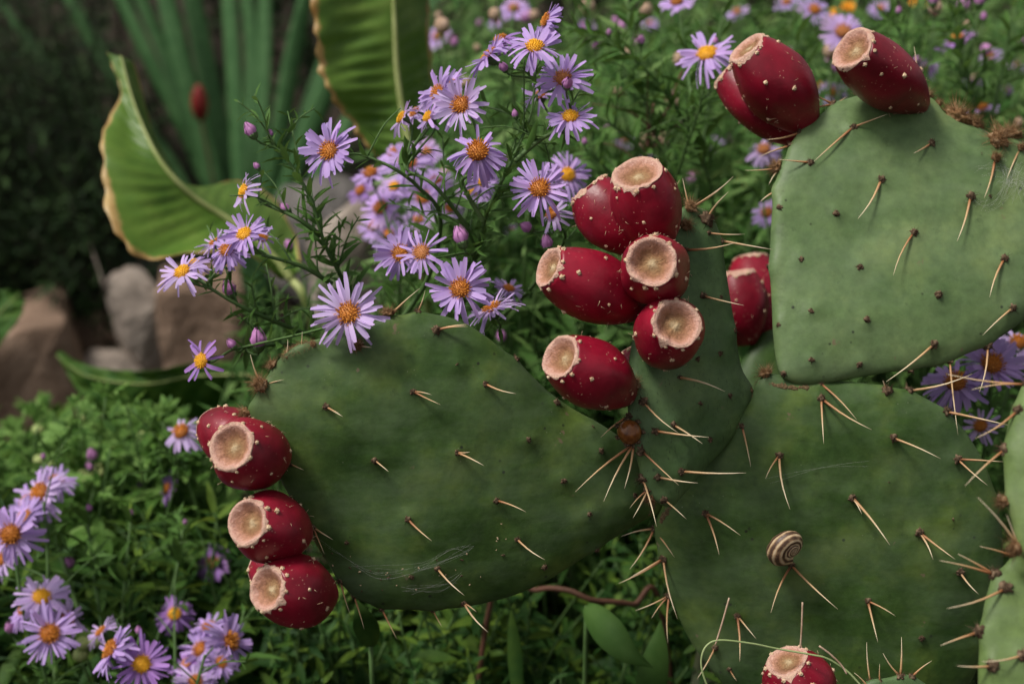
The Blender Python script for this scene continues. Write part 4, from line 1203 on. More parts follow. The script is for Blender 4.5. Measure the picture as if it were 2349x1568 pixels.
aster('aster_plant', 'lilac aster with wide open daisies leaning over the rim of the left cactus pad', (-0.10, 1.00, 0.0),
      [[(612, 312, .80), (662, 372, .80), (712, 455, .80), (745, 560, .81), (792, 655, .83), (830, 760, .85)],
       [(832, 356, .80), (900, 385, .80), (960, 430, .81), (1010, 500, .83), (980, 640, .87), (900, 760, .88)],
       [(450, 640, .80), (548, 700, .81), (650, 745, .83), (760, 790, .86)],
       [(600, 585, .80), (690, 610, .81), (760, 650, .825)],
       [(600, 465, .80), (680, 500, .80), (735, 540, .81)],
       [(540, 800, .81), (640, 790, .83), (740, 800, .86)]],
      [(800, 720, 82, .735, (-0.02, 0.18, 1), k(kind='o')), (758, 348, 70, .785, (-0.42, 0.12, 1), k(kind='o', tilt=0.4)),
       (562, 440, 54, .79, (-0.75, 0.25, 0.5), k(kind='y', npet=16)), (562, 540, 60, .79, (-0.3, 0.6, 0.8), k(kind='y')), (522, 575, 54, .80, (-0.2, 0.5, 0.8), k(kind='o')),
       (420, 627, 62, .79, (-0.35, 0.75, 0.75), k(kind='y')), (465, 828, 58, .79, (-0.55, 0.15, 0.9), k(kind='y', deep=True, npet=20)), (495, 560, 42, .83, (-0.4, 0.7, 0.4), k(kind='o')), (600, 545, 38, .82, (0.4, 0.4, 0.6), k(kind='o', npet=16)), (445, 605, 40, .82, (-0.1, 0.8, 0.5), k(kind='y'))],
      [(592, 792, 34, .80, (0.0, 0.9, 0.3)), (530, 672, 28, .82, (-0.2, 0.6, 0.3)), (580, 308, 25, .79, (-0.5, 0.8, 0.2)), (620, 312, 12, .80, (0, 1, 0)), (592, 386, 13, .80, (-0.5, 0.8, 0.2)), (660, 482, 18, .84, (-0.6, 0.5, 0.2)), (536, 795, 18, .80, (-0.6, 0.8, 0.2))],
      seed=5)
aster('aster_plant', 'soft lilac aster cluster behind the stems, dried tan petals among its heads', (-0.08, 1.20, 0.0),
      [[(950, 390, 1.00), (945, 480, 1.0), (930, 600, 1.01), (915, 720, 1.03)], [(880, 480, 1.0), (910, 600, 1.0), (915, 720, 1.02)], [(1085, 440, 1.0), (1040, 560, 1.0), (940, 740, 1.03)]],
      [(972, 455, 52, 1.00, (-0.1, 0.3, 1), k(kind='o', full=True)), (875, 478, 56, 1.02, (-0.5, 0.4, 0.8), k(kind='o')), (1086, 438, 44, 1.02, (-0.1, 0.3, 1), k(kind='y')), (935, 378, 60, .96, (0.1, 0.75, 0.8), k(kind='o')),
       (850, 402, 50, 1.0, (-0.2, 0.9, 0.5), k(kind='o')), (860, 520, 46, 1.04, (-0.4, 0.5, 0.7), k(kind='o')), (905, 430, 44, 1.05, (-0.3, 0.6, 0.7), k(kind='y')), (1000, 420, 46, 1.06, (0.1, 0.5, 0.8), k(kind='o')), (890, 540, 44, 1.08, (-0.2, 0.4, 0.8), k(kind='o')), (960, 505, 42, 1.10, (0, 0.6, 0.6), k(kind='o')), (905, 352, 44, 1.02, (-0.4, 0.7, 0.5), k(kind='o')), (830, 440, 40, 1.08, (-0.5, 0.5, 0.5), k(kind='o', deep=True)), (1030, 480, 38, 1.12, (0.2, 0.5, 0.7), k(kind='o')), (975, 350, 44, 1.04, (0.2, 0.6, 0.7), k(kind='r'))],
      [(665, 570, 18, 1.0, (-0.2, 0.9, 0.2)), (910, 672, 20, 1.05, (0.2, 0.8, 0.2)), (1150, 780, 20, 1.0, (0, 0.9, 0.3))], seed=8)
aster('aster_plant', 'lone pale lilac aster against the tall red fruits, on a dark stem', (0.16, 1.22, 0.0),
      [[(1620, 165, .93), (1600, 260, .94), (1560, 380, .97), (1530, 520, 1.02)], [(1560, 30, .98), (1570, 120, .98), (1590, 250, .96)]],
      [(1622, 128, 74, .90, (-0.30, 0.75, 0.75), k(kind='y', full=True)), (1552, 8, 46, 1.05, (-0.2, 0.8, 0.6), k(kind='o'))], [(1640, 100, 12, .93, (0, 1, 0))], seed=9)
aster('aster_plant', 'lilac asters under the pale upright pad, crossed by long tan spines', (0.42, 0.98, 0.0),
      [[(2270, 860, .87), (2270, 930, .88), (2260, 1020, .90), (2240, 1150, .93)], [(2330, 800, .90), (2310, 900, .90), (2262, 1040, .91)]],
      [(2273, 838, 78, .865, (-0.05, 0.45, 0.9), k(kind='o', full=True)), (2190, 880, 76, .855, (-0.15, 0.65, 0.8), k(kind='o', full=True)), (2250, 978, 48, .87, (-0.5, 0.4, 0.7), k(kind='o', full=True, npet=16)), (2335, 790, 60, .92, (-0.2, 0.7, 0.6), k(kind='o'))],
      [], seed=10)
aster('aster_plant', 'lilac asters low beside the lowest left fruits, some heads seen from the side', (-0.22, 0.98, 0.0),
      [[(330, 1550, .88), (340, 1640, .90), (360, 1750, .93)], [(470, 1500, .90), (440, 1600, .90), (380, 1720, .92)], [(400, 1430, .96), (400, 1550, .95), (380, 1700, .93)], [(262, 1510, .88), (300, 1600, .90), (345, 1700, .92)]],
      [(262, 1492, 68, .88, (-0.75, 0.5, 0.35), k(kind='o', full=True)), (325, 1522, 66, .88, (0.2, 0.3, 0.9), k(kind='y', deep=True, full=True)), (400, 1408, 50, .98, (0.15, 0.5, 0.85), k(kind='y', deep=True, full=True)),
       (462, 1490, 54, .95, (-0.4, 0.5, 0.6), k(kind='o')), (522, 1470, 66, .90, (0.75, 0.25, 0.35), k(kind='o', full=True)), (448, 1562, 48, .92, (0.2, 0.5, 0.8), k(kind='o')), (480, 1440, 46, .96, (-0.2, 0.7, 0.4), k(kind='o')), (430, 1525, 46, .95, (-0.5, 0.5, 0.5), k(kind='o', deep=True)), (235, 1450, 44, .92, (-0.6, 0.7, 0.3), k(kind='o')), (505, 1520, 44, .93, (0.4, 0.5, 0.5), k(kind='o')), (490, 1290, 46, 1.08, (-0.2, 0.4, 0.8), k(kind='r', deep=True))],
      [(318, 1450, 14, .92, (0, 1, 0.2))], seed=12)
aster('aster_plant', 'lilac asters in a loose cluster low in the leafy corner, far from the cactus', (-0.42, 1.02, 0.0),
      [[(60, 1400, .92), (90, 1500, .93), (120, 1620, .95)], [(30, 1240, .92), (50, 1380, .92), (85, 1520, .94)], [(100, 1150, .94), (110, 1300, .94), (100, 1480, .94)]],
      [(26, 1225, 72, .90, (0.1, 0.2, 1), k(kind='o', full=True)), (97, 1130, 68, .95, (-0.5, 0.4, 0.8), k(kind='o')), (70, 1155, 62, .97, (-0.6, 0.4, 0.6), k(kind='o')), (95, 1370, 66, .92, (0.3, 0.6, 0.7), k(kind='y', full=True)), (60, 1185, 52, .94, (-0.3, 0.5, 0.6), k(kind='o')), (128, 1105, 50, .98, (0.2, 0.7, 0.4), k(kind='o')), (60, 1400, 48, .95, (-0.5, 0.6, 0.4), k(kind='o')), (150, 1420, 50, .93, (0.6, 0.6, 0.3), k(kind='o', full=True)), (5, 1285, 46, .94, (-0.3, 0.4, 0.7), k(kind='o')), (115, 1452, 70, .90, (0.2, 0.3, 1), k(kind='o', full=True))],
      [(160, 1295, 22, 1.0, (0, .7, .6)), (25, 1445, 22, .95, (0, .8, .5)), (130, 1455, 15, 1.0, (0.2, .9, .2))], seed=14)
aster('aster_plant', 'small bluish lilac asters behind the uppermost left fruit', (-0.20, 1.16, 0.0),
      [[(405, 1010, .98), (400, 1110, 1.0), (390, 1260, 1.04)], [(212, 1070, 1.1), (250, 1180, 1.1), (350, 1300, 1.08)]],
      [(418, 992, 58, .97, (-0.3, 0.6, 0.75), k(kind='o', full=True)), (386, 1120, 42, 1.08, (-0.6, 0.3, 0.4), k(kind='o', deep=True)), (312, 1120, 28, 1.15, (-0.6, 0.3, 0.4), k(kind='o', deep=True))],
      [(212, 1052, 22, 1.08, (0, .9, .3)), (208, 1075, 18, 1.09, (0.1, .9, .3))], seed=15)
aster('aster_plant', 'half hidden lilac aster wedged between the cactus pads', (0.28, 1.14, 0.0),
      [[(1765, 770, .99), (1790, 850, 1.0), (1810, 980, 1.02)], [(1755, 500, 1.02), (1790, 700, 1.02), (1805, 900, 1.02)]],
      [(1768, 757, 52, .99, (-0.4, 0.3, 0.8), k(kind='o', full=True)), (1752, 345, 46, 1.08, (-0.3, 0.5, 0.8), k(kind='r', full=True)), (1760, 490, 44, 1.06, (-0.4, 0.5, 0.6), k(kind='o'))], [], seed=16)

aster('aster_plant', 'leafy budding aster with arching stems, no open heads, behind the fruit cluster', (0.17, 1.18, 0.0),
      [[(1300, 62, .97), (1390, 95, .97), (1470, 150, .97), (1540, 230, .98), (1600, 350, 1.0), (1640, 520, 1.03)],
       [(1330, 250, .96), (1400, 285, .96), (1470, 345, .97), (1560, 480, 1.0)], [(1440, 30, 1.0), (1460, 160, 1.0), (1500, 300, 1.0), (1570, 470, 1.01)],
       [(1350, 340, .97), (1400, 400, .98), (1500, 520, 1.0)], [(1660, 20, 1.02), (1630, 180, 1.02), (1610, 380, 1.01)], [(1330, 560, .95), (1340, 640, .96), (1400, 740, .99), (1520, 760, 1.02)]],
      [], [(1470, 100, 16, .97, (0, .9, .3)), (1396, 80, 11, .97, (0, .9, .3)), (1365, 112, 14, .98, (.2, .9, .3)), (1340, 330, 12, .97, (0, .9, .3)), (1690, 250, 12, 1.0, (0, .9, .3))], seed=41, step=0.006, leaf=(0.014, 0.034))
aster('aster_plant', 'aster with bare reddish brown forked stems beside the tall red fruits', (0.16, 1.26, 0.0),
      [[(1568, 150, 1.0), (1535, 240, 1.0), (1482, 345, 1.0), (1470, 470, 1.02)], [(1500, 230, 1.01), (1490, 290, 1.0), (1482, 345, 1.0)]],
      [], [(1570, 130, 10, 1.0, (0, .9, .3))], red=True, seed=42, step=0.016)
aster('aster_plant', 'leafy green aster shoots with a few buds behind the top of the pale pad', (0.52, 1.22, 0.0),
      [[(2180, 20, 1.05), (2200, 110, 1.05), (2230, 230, 1.06), (2240, 420, 1.08)], [(2050, 40, 1.06), (2090, 150, 1.06), (2150, 300, 1.07)], [(2320, 40, 1.05), (2300, 150, 1.06), (2260, 330, 1.07)], [(1830, 60, 1.08), (1850, 170, 1.08), (1880, 320, 1.08)]],
      [], [(2245, 10, 22, 1.04, (0, .9, .3)), (2140, 8, 22, 1.05, (0, .9, .3)), (2060, 30, 12, 1.05, (0, .9, .3))], seed=43, step=0.006, leaf=(0.016, 0.038))
aster('aster_plant', 'tall leafy aster shoots without open heads among the corner herbs', (-0.32, 1.06, 0.0),
      [[(300, 1190, .99), (290, 1290, .98), (280, 1420, .97), (280, 1560, .97)], [(200, 1180, 1.0), (215, 1310, .99), (240, 1480, .98)], [(420, 1210, 1.0), (400, 1330, .99), (350, 1500, .98)], [(560, 1400, .95), (540, 1480, .95), (500, 1600, .96)], [(100, 1060, 1.02), (120, 1200, 1.0), (180, 1400, .99)]],
      [], [(300, 1180, 12, .99, (0, .9, .3)), (205, 1170, 13, 1.0, (0, .9, .3)), (425, 1200, 10, 1.0, (0, .9, .3)), (100, 1050, 11, 1.02, (0, .9, .3))], seed=44, step=0.006, leaf=(0.014, 0.034))

# ------------------------------------------------------------------ bushes behind
def bush(name, label, cat, base, poly, drange, n, mat, leaf=(0.018, 0.04), lw=0.15, per=22, hmax=0.75, spread=0.06, flowers=(), buds=(), seed=1, zmin=0.05, lobed=False, keep_off=True, frac=0.6, green_buds=0, stem_mat='stem'):
    rg = np.random.default_rng(seed)
    root = thing(name, base, label, cat)
    ends = []
    for f in flowers: ends.append(flower(root, *f[:5], **(f[5] if len(f) > 5 else {})))
    for b in buds: ends.append(bud(root, *b))
    px = np.array(poly, float)
    x0, y0 = px.min(0); x1, y1 = px.max(0)
    def inside(x, y):
        c = False; j = len(poly) - 1
        for i in range(len(poly)):
            if (poly[i][1] > y) != (poly[j][1] > y) and x < (poly[j][0] - poly[i][0]) * (y - poly[i][1]) / (poly[j][1] - poly[i][1]) + poly[i][0]: c = not c
            j = i
        return c
    pos, dirs, ups, ln, wd, cu = [], [], [], [], [], []
    SV, SF = [], []
    tries = made = 0
    tk = np.array(TAKEN) if TAKEN else np.zeros((0, 4))
    while made < n and tries < n * 12:
        tries += 1
        x, y = rg.uniform(x0, x1), rg.uniform(y0, y1)
        if not inside(x, y): continue
        d = rg.uniform(*drange)
        if noise.noise(Vector((x / 105.0 + seed, y / 105.0, d * 4.0))) < -0.10 + 0.1 * rg.normal(): continue
        tip = P(x, y, d)
        if tip.z < zmin or tip.z > hmax: continue
        b = Vector((tip.x + rg.normal(0, spread * 1.6), tip.y + abs(rg.normal(0, spread)) * 0.8 + 0.02, -0.02))
        mid = b.lerp(tip, 0.55) + Vector((rg.normal(0, .012), rg.normal(0, .012), 0.02))
        pts = catmull([b, mid, tip], 9)
        made += 1
        tube_geo(pts[2:], lambda t: 0.0016 - 0.0009 * t, 4, SV, SF)
        ang = rg.uniform(0, 6.28)
        for q in range(per):
            t = 1 - frac * (q / per) ** 1.15
            kk = min(int(t * 8), 7)
            p = pts[kk].lerp(pts[kk + 1], t * 8 - kk)
            ax = (pts[kk + 1] - pts[kk]).normalized()
            s = ax.orthogonal().normalized(); ang += 2.4
            s = Matrix.Rotation(ang, 3, ax) @ s
            up_ = 1.2 if t > 0.95 else rg.uniform(-0.25, 0.75)
            dv = (s + ax * up_).normalized()
            l = leaf[0] + (leaf[1] * 1.15 - leaf[0]) * rg.random() ** 1.6
            l *= (0.55 + 0.6 * (1 - t) / frac if t > 0.8 else 1)
            if keep_off and len(tk):
                skip = False
                for h in (0.3, 1.0):
                    e = p + dv * l * h
                    ex, ey, ed = pix(e)
                    if ((np.hypot(tk[:, 0] - ex, tk[:, 1] - ey) < tk[:, 2] * 0.85) & (ed < tk[:, 3] + 0.005)).any(): skip = True
                if skip: continue
            if lobed:
                for a2, ls in ((0, 1.0), (0.7, 0.72), (-0.7, 0.72), (1.25, 0.5), (-1.25, 0.5)):
                    nrm = dv.cross(ax).cross(dv).normalized()
                    d3 = Matrix.Rotation(a2, 3, nrm) @ dv
                    pos.append(p + dv * l * (0.42 if a2 else 0.2)); dirs.append(d3); ups.append(nrm); ln.append(l * ls * 0.62); wd.append(l * ls * 0.26); cu.append(rg.uniform(0, .3))
            else:
                pos.append(p); dirs.append(dv); ups.append(ax + Vector((rg.normal(0, .2), rg.normal(0, .2), 0))); ln.append(l); wd.append(l * lw * rg.uniform(0.7, 1.25)); cu.append(rg.uniform(-0.1, 0.55))
    if green_buds:
        rd = random.Random(seed)
    V, F = leaf_soup(np.array([tuple(p) for p in pos]), np.array([tuple(p) for p in dirs]), np.array([tuple(p) for p in ups]), np.array(ln), np.array(wd), np.array(cu))
    soup_obj('foliage', V, F, mat, root, base)
    soup_obj('stems', np.array([tuple(v) for v in SV]), SF, stem_mat, root, base)
    for p, back in ends:
        b = Vector((p.x + rg.normal(0, .03), p.y + 0.05 + abs(rg.normal(0, .03)), -0.02))
        c = hermite(b, (p - b) * 0.9, p, (-back) * 0.06 + Vector((0, 0, 0.05)), 16)
        tube('flower_stalk', c, lambda t: 0.0015 - 0.0007 * t, stem_mat, root, 5)
    return root

bush('aster_bush', 'leafy green aster bush with pale scattered daisies behind the fruit cluster', 'bush', (0.10, 1.45, 0),
     [(985, -40), (1740, -40), (1770, 480), (1760, 900), (1400, 1000), (1180, 1000), (1060, 840), (1010, 420), (980, 200)], (1.06, 1.75), 480, 'back_leaf', leaf=(0.020, 0.055), lw=0.21, per=26, seed=21,
     flowers=[(1178, 22, 38, 1.30, (-0.1, 0.6, 0.8)), (1005, 85, 34, 1.45, (-0.5, 0.3, 0.8)), (1432, 322, 26, 1.35, (0, 0.4, 0.9), k(kind='r')), (1140, 50, 26, 1.45, (-0.5, 0.5, 0.6)), (1482, 366, 26, 1.4, (0, 0.7, 0.5)), (1640, 330, 24, 1.5, (0, 0.6, 0.6)), (1175, 530, 22, 1.3, (0, 0.6, 0.6)), (1345, 60, 22, 1.6, (0, 0.6, 0.6), k(deep=True)), (1490, 55, 22, 1.55, (0, 0.6, 0.6)), (1690, 30, 30, 1.4, (-.3, 0.7, 0.5))],
     buds=[(1042, 105, 17, 1.3, (0, .9, .3)), (1462, 102, 18, 1.3, (0, .9, .3)), (1365, 112, 16, 1.3, (0, .9, .3)), (1410, 55, 15, 1.3, (0, .9, .3)), (1335, 380, 14, 1.3, (0, .9, .3)), (1100, 60, 14, 1.4, (0, .9, .3)), (1560, 290, 14, 1.4, (0, .9, .3))])
bush('aster_bush', 'leafy aster bush full of soft lilac daisies behind the pale upright pad', 'bush', (0.55, 1.50, 0),
     [(1700, -40), (2420, -40), (2420, 420), (2100, 420), (1900, 330), (1760, 420), (1700, 300)], (1.12, 1.8), 330, 'back_leaf', leaf=(0.020, 0.055), lw=0.21, per=26, seed=22,
     flowers=[(1932, 75, 54, 1.12, (-0.1, 0.35, 0.9), k(kind='r')), (1866, 25, 42, 1.20, (0.1, 0.5, 0.8)), (1805, 8, 34, 1.3, (-0.3, 0.7, 0.5)), (2195, 96, 52, 1.12, (-0.4, 0.9, 0.15), k(deep=True)), (2122, 162, 34, 1.25, (-0.3, 0.4, 0.5), k(deep=True)),
              (2272, 132, 32, 1.3, (-0.4, 0.7, 0.4)), (2252, 252, 40, 1.10, (-0.2, 0.9, 0.3)), (2306, 206, 20, 1.4, (0, 0.6, 0.6), k(deep=True)), (1907, 215, 38, 1.25, (0, 0.4, 0.8)), (2018, 22, 30, 1.45, (-.2, .5, .7)), (2235, 190, 26, 1.4, (0, .6, .6), k(deep=True)), (2330, 150, 26, 1.4, (0.2, .6, .6))],
     buds=[(2245, 8, 22, 1.1, (0, .9, .3)), (2140, 5, 26, 1.2, (0, .9, .3)), (2208, 100, 16, 1.12, (0, .9, .3)), (2255, 45, 14, 1.12, (0, .9, .3))])
bush('aster_bush', 'dense aster greenery behind the lower cactus pads', 'bush', (0.50, 1.25, 0),
     [(1500, 760), (1780, 700), (2420, 720), (2420, 1250), (2250, 1300), (1500, 1300)], (1.02, 1.45), 200, 'aster_leaf', per=24, seed=23)
bush('low_herb', 'fresh green lobed foliage with pale round buds in front of the stones', 'plant', (-0.45, 1.25, 0),
     [(-350, 1000), (150, 925), (330, 900), (460, 985), (520, 1080), (500, 1250), (300, 1200), (120, 1120), (-350, 1180)], (1.04, 1.40), 160, 'mum_leaf', leaf=(0.030, 0.055), per=13, seed=24, lobed=True, spread=0.04, frac=0.5)
bush('low_herb', 'deep green narrow leaved herbs under the lilac asters in the leafy corner', 'plant', (-0.35, 1.12, 0),
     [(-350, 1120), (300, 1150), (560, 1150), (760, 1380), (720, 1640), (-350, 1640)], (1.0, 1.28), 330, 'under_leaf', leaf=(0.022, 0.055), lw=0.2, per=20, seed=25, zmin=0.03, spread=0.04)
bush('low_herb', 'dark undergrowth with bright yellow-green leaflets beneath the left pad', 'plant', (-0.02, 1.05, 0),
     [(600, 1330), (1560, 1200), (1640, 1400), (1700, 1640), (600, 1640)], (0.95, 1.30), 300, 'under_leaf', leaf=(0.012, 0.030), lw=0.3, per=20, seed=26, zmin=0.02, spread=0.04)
bush('mid_herb', 'loose green shoots behind the left pad rim, below the lilac asters', 'plant', (-0.10, 1.2, 0),
     [(560, 640), (900, 600), (1240, 620), (1300, 980), (900, 900), (560, 900)], (1.02, 1.30), 120, 'aster_leaf', per=22, seed=27)

# ------------------------------------------------------------------ broad leaves with browned margins
def broad_leaf(name, label, mid, left, right, petiole, seed, nveins=13, wave=0.004, cup=0.010, group=None, mat='broad', rib_r=1.0):
    """mid / left / right: (x, y, depth) polylines from leaf base to tip"""
    NT, NW = 90, 13
    base = petiole[-1]
    plant = thing(name, (base[0], base[1], 0.0), label, 'leaf', group)
    m = catmull(polypx(mid), NT); l = catmull(polypx(left), NT); r = catmull(polypx(right), NT)
    V, rad, vein = [], [], []
    for i in range(NT):
        t = i / (NT - 1)
        for j in range(-NW, NW + 1):
            u = abs(j) / NW
            e = l[i] if j < 0 else r[i]
            p = m[i].lerp(e, u)
            ph = (t * nveins - u * 1.15) % 1.0            # side veins run out towards the tip
            vv = math.exp(-((ph - 0.5) / 0.10) ** 2)
            z = -cup * math.sin(u * math.pi / 2) * 0.6 + wave * 0.30 * math.cos(2 * math.pi * ph) * math.sin(math.pi * min(1, u * 1.1)) + wave * 3.6 * noise.noise(Vector((t * 6, j * 0.12, seed))) * u
            z += wave * 1.1 * u ** 4 * noise.noise(Vector((t * 17 + seed, (1 if j > 0 else 2), seed)))
            p = p - FWD * z
            if u == 1:
                p = p + (e - m[i]) * 0.09 * noise.noise(Vector((t * 20 + seed, 3.0 * (j > 0), 1)))
            V.append(p); rad.append(u); vein.append(vv * 0.40 * (1 - u ** 3))
    w = 2 * NW + 1
    F = [(i * w + j, i * w + j + 1, (i + 1) * w + j + 1, (i + 1) * w + j) for i in range(NT - 1) for j in range(w - 1)]
    o = part('blade', V, F, mat, plant, attrs={'rad': rad, 'vein': vein}, origin=m[0].copy())
    so = o.modifiers.new('thickness', 'SOLIDIFY'); so.thickness = 0.0005
    rib = [p - FWD * 0.0006 for p in m]
    tube('midrib', rib, lambda t: rib_r * (0.0030 * (1 - t) + 0.0007), 'midrib', plant, 8)
    pp = catmull([m[0]] + [Vector(q) for q in petiole], 24)
    tube('petiole', pp, lambda t: 0.0034 + 0.0012 * t, 'midrib', plant, 8)
    return plant
broad_leaf('broad_leaf', 'upright broad green leaf with a pale midrib and a tan withered edge', 
     [(948, 440, 1.16), (938, 340, 1.16), (922, 250, 1.16), (910, 160, 1.155), (905, 60, 1.15), (900, -60, 1.15), (897, -190, 1.16), (905, -320, 1.19)],
     [(930, 420, 1.16), (850, 345, 1.15), (800, 275, 1.14), (752, 212, 1.13), (727, 130, 1.12), (716, 20, 1.12), (725, -120, 1.14), (900, -310, 1.19)],
     [(965, 430, 1.16), (990, 340, 1.20), (992, 250, 1.215), (990, 160, 1.22), (985, 60, 1.22), (980, -60, 1.21), (960, -190, 1.20), (908, -315, 1.19)],
     [P(970, 620, 1.18), (-0.05, 1.30, 0.10), (-0.045, 1.32, -0.03)], 1.0, nveins=19)
broad_leaf('broad_leaf', 'curled broad green leaf with orange brown scorched edges beside the sword leaves',
     [(668, 640, 1.17), (600, 560, 1.17), (530, 508, 1.17), (455, 460, 1.16), (402, 412, 1.15), (362, 360, 1.15), (328, 292, 1.16), (300, 215, 1.17), (278, 130, 1.18)],
     [(640, 640, 1.165), (560, 580, 1.13), (440, 578, 1.11), (332, 592, 1.10), (264, 535, 1.10), (234, 440, 1.11), (226, 340, 1.13), (240, 278, 1.15), (270, 210, 1.17), (262, 165, 1.18), (240, 118, 1.18)],
     [(690, 610, 1.18), (668, 520, 1.22), (612, 440, 1.24), (540, 412, 1.24), (482, 424, 1.22), (440, 436, 1.20), (398, 398, 1.20), (346, 300, 1.19), (318, 215, 1.185), (300, 140, 1.185)],
     [P(720, 760, 1.19), (-0.17, 1.32, 0.10), (-0.16, 1.34, -0.03)], 2.0, nveins=21)
broad_leaf('broad_leaf', 'low drooping broad leaf in shade between the stones and the lilac asters',
     [(760, 890, 1.28), (600, 862, 1.26), (450, 862, 1.27), (330, 880, 1.29), (200, 862, 1.33), (130, 815, 1.36)],
     [(760, 880, 1.28), (600, 835, 1.26), (450, 832, 1.26), (340, 850, 1.28), (210, 842, 1.32), (128, 805, 1.355)],
     [(760, 905, 1.27), (600, 930, 1.30), (440, 960, 1.31), (310, 985, 1.32), (205, 930, 1.34), (132, 825, 1.36)],
     [P(900, 960, 1.30), (-0.12, 1.34, 0.06), (-0.11, 1.35, -0.03)], 3.0, nveins=10, wave=0.006, mat='under_leaf', rib_r=0.35)
broad_leaf('broad_leaf', 'plain smooth green leaf above the brown corner stone',
     [(-60, 820, 1.40), (-30, 760, 1.40), (10, 705, 1.40), (45, 675, 1.41)],
     [(-70, 800, 1.40), (-60, 720, 1.40), (-10, 668, 1.41), (40, 668, 1.41)],
     [(-40, 830, 1.39), (10, 770, 1.38), (50, 710, 1.39), (52, 680, 1.41)],
     [P(-90, 900, 1.42), (-0.57, 1.42, 0.15), (-0.57, 1.44, -0.03)], 4.0, nveins=5, rib_r=0.4, mat='under_leaf')

# ------------------------------------------------------------------ sword leaved clump
sw = thing('sword_leaf_clump', (-0.42, 2.16, 0.0), 'clump of long upright sword shaped leaves rising behind the curled leaf', 'plant')
def blade(px, width, seed):
    pts = catmull(polypx(px), 26)
    rd = random.Random(seed)
    V, F = [], []
    for i, p in enumerate(pts):
        t = i / 25
        tg = (pts[min(25, i + 1)] - pts[max(0, i - 1)]).normalized()
        s = tg.cross(FWD).normalized()
        s = (s + FWD * rd.uniform(-0.1, 0.1) + FWD * math.sin(seed) * 0.5).normalized()
        nn = s.cross(tg)
        w = width * 0.5 * (0.72 + 0.5 * math.sin(math.pi * min(1, t * 1.15)) ** 0.8) * (1 if t < 0.6 else max(0.03, 1 - ((t - 0.6) / 0.4) ** 1.8))
        for q, h in ((-1, 0.22), (-0.5, 0.08), (0, 0), (0.5, 0.08), (1, 0.22)):
            V.append(p + s * w * q + nn * w * h)
    for i in range(25):
        for q in range(4):
            a = i * 5 + q
            F.append((a, a + 1, a + 6, a + 5))
    o = part('leaf', V, F, 'sword', sw, origin=pts[0].copy())
    so = o.modifiers.new('thickness', 'SOLIDIFY'); so.thickness = 0.0015
SW = [([(545, 720, 2.3), (430, 430, 2.3), (290, 170, 2.28), (190, -60, 2.26), (110, -250, 2.3)], 52), ([(560, 720, 2.32), (470, 400, 2.32), (360, 120, 2.3), (290, -80, 2.3), (250, -260, 2.3)], 62),
      ([(550, 720, 2.28), (500, 420, 2.27), (430, 120, 2.25), (395, -80, 2.25), (370, -320, 2.25)], 72), ([(560, 720, 2.3), (530, 420, 2.3), (478, 120, 2.3), (450, -80, 2.3), (430, -340, 2.3)], 78),
      ([(565, 720, 2.26), (550, 420, 2.25), (535, 120, 2.24), (525, -80, 2.24), (520, -360, 2.25)], 66), ([(575, 720, 2.33), (590, 420, 2.34), (600, 120, 2.35), (600, -80, 2.35), (600, -340, 2.35)], 64),
      ([(580, 720, 2.26), (620, 430, 2.24), (655, 160, 2.22), (690, -40, 2.2), (740, -280, 2.2)], 66), ([(590, 720, 2.25), (640, 480, 2.22), (720, 230, 2.2), (800, 20, 2.18), (900, -200, 2.18)], 74),
      ([(600, 720, 2.28), (680, 480, 2.27), (790, 250, 2.25), (900, 60, 2.24), (1000, -90, 2.22)], 60), ([(540, 720, 2.34), (380, 470, 2.36), (210, 230, 2.36), (90, 30, 2.36), (10, -150, 2.36)], 44),
      ([(555, 720, 2.36), (490, 400, 2.38), (410, 150, 2.4), (340, -60, 2.4), (300, -250, 2.4)], 60), ([(575, 720, 2.37), (640, 420, 2.38), (720, 160, 2.4), (780, -40, 2.4), (840, -240, 2.4)], 60),
      ([(570, 720, 2.38), (560, 420, 2.4), (575, 160, 2.42), (560, -60, 2.42), (550, -250, 2.42)], 70)]
for i, (px_, wpx) in enumerate(SW):
    g0 = P(px_[0][0], px_[0][1], px_[0][2])
    blade([(565 + (x_ - 565) * (1.0 + 0.16 * (720 - y_) / 720), y_, d_) for x_, y_, d_ in px_], wpx * K * 2.28 * 0.50, i * 1.7 + 0.3)
ct = P(565, 720, 2.31)
tube('crown_base', catmull([ct + Vector((0, 0, 0.06)), ct, Vector((ct.x, ct.y, ct.z * 0.5)), Vector((ct.x, ct.y, -0.03))], 10), lambda t: 0.042 + 0.02 * t, 'sword', sw, 12)
# red seed pod beside it
def lathe_obj(name, prof, mat, mw, parent=None, seg=16, wob=0.05, seed=0):
    V, F = [], []
    for r, z in prof:
        for i in range(seg):
            an = 2 * math.pi * i / seg
            f = 1 + wob * noise.noise(Vector((math.cos(an) * 2, math.sin(an) * 2, z * 3 + seed)))
            V.append(Vector((r * f * math.cos(an), r * f * math.sin(an), z)))
    for j in range(len(prof) - 1):
        for i in range(seg):
            q = (i + 1) % seg
            F.append((j * seg + i, j * seg + q, (j + 1) * seg + q, (j + 1) * seg + i))
    F.append(tuple(reversed(range(seg)))); F.append(tuple((len(prof) - 1) * seg + i for i in range(seg)))
    return link(name, mesh(name, V, F), parent, mat, mw)
pp = P(458, 240, 2.17)
pod = thing('red_flower_spike', (pp.x + 0.02, pp.y + 0.03, 0), 'small red flower spike glowing between the sword leaves', 'flower')
lathe_obj('spike', [(0.003, -0.026), (0.010, -0.016), (0.013, 0.0), (0.011, 0.014), (0.006, 0.026), (0.001, 0.031)], 'red_pod', Matrix.Translation(pp), pod, wob=0.4)
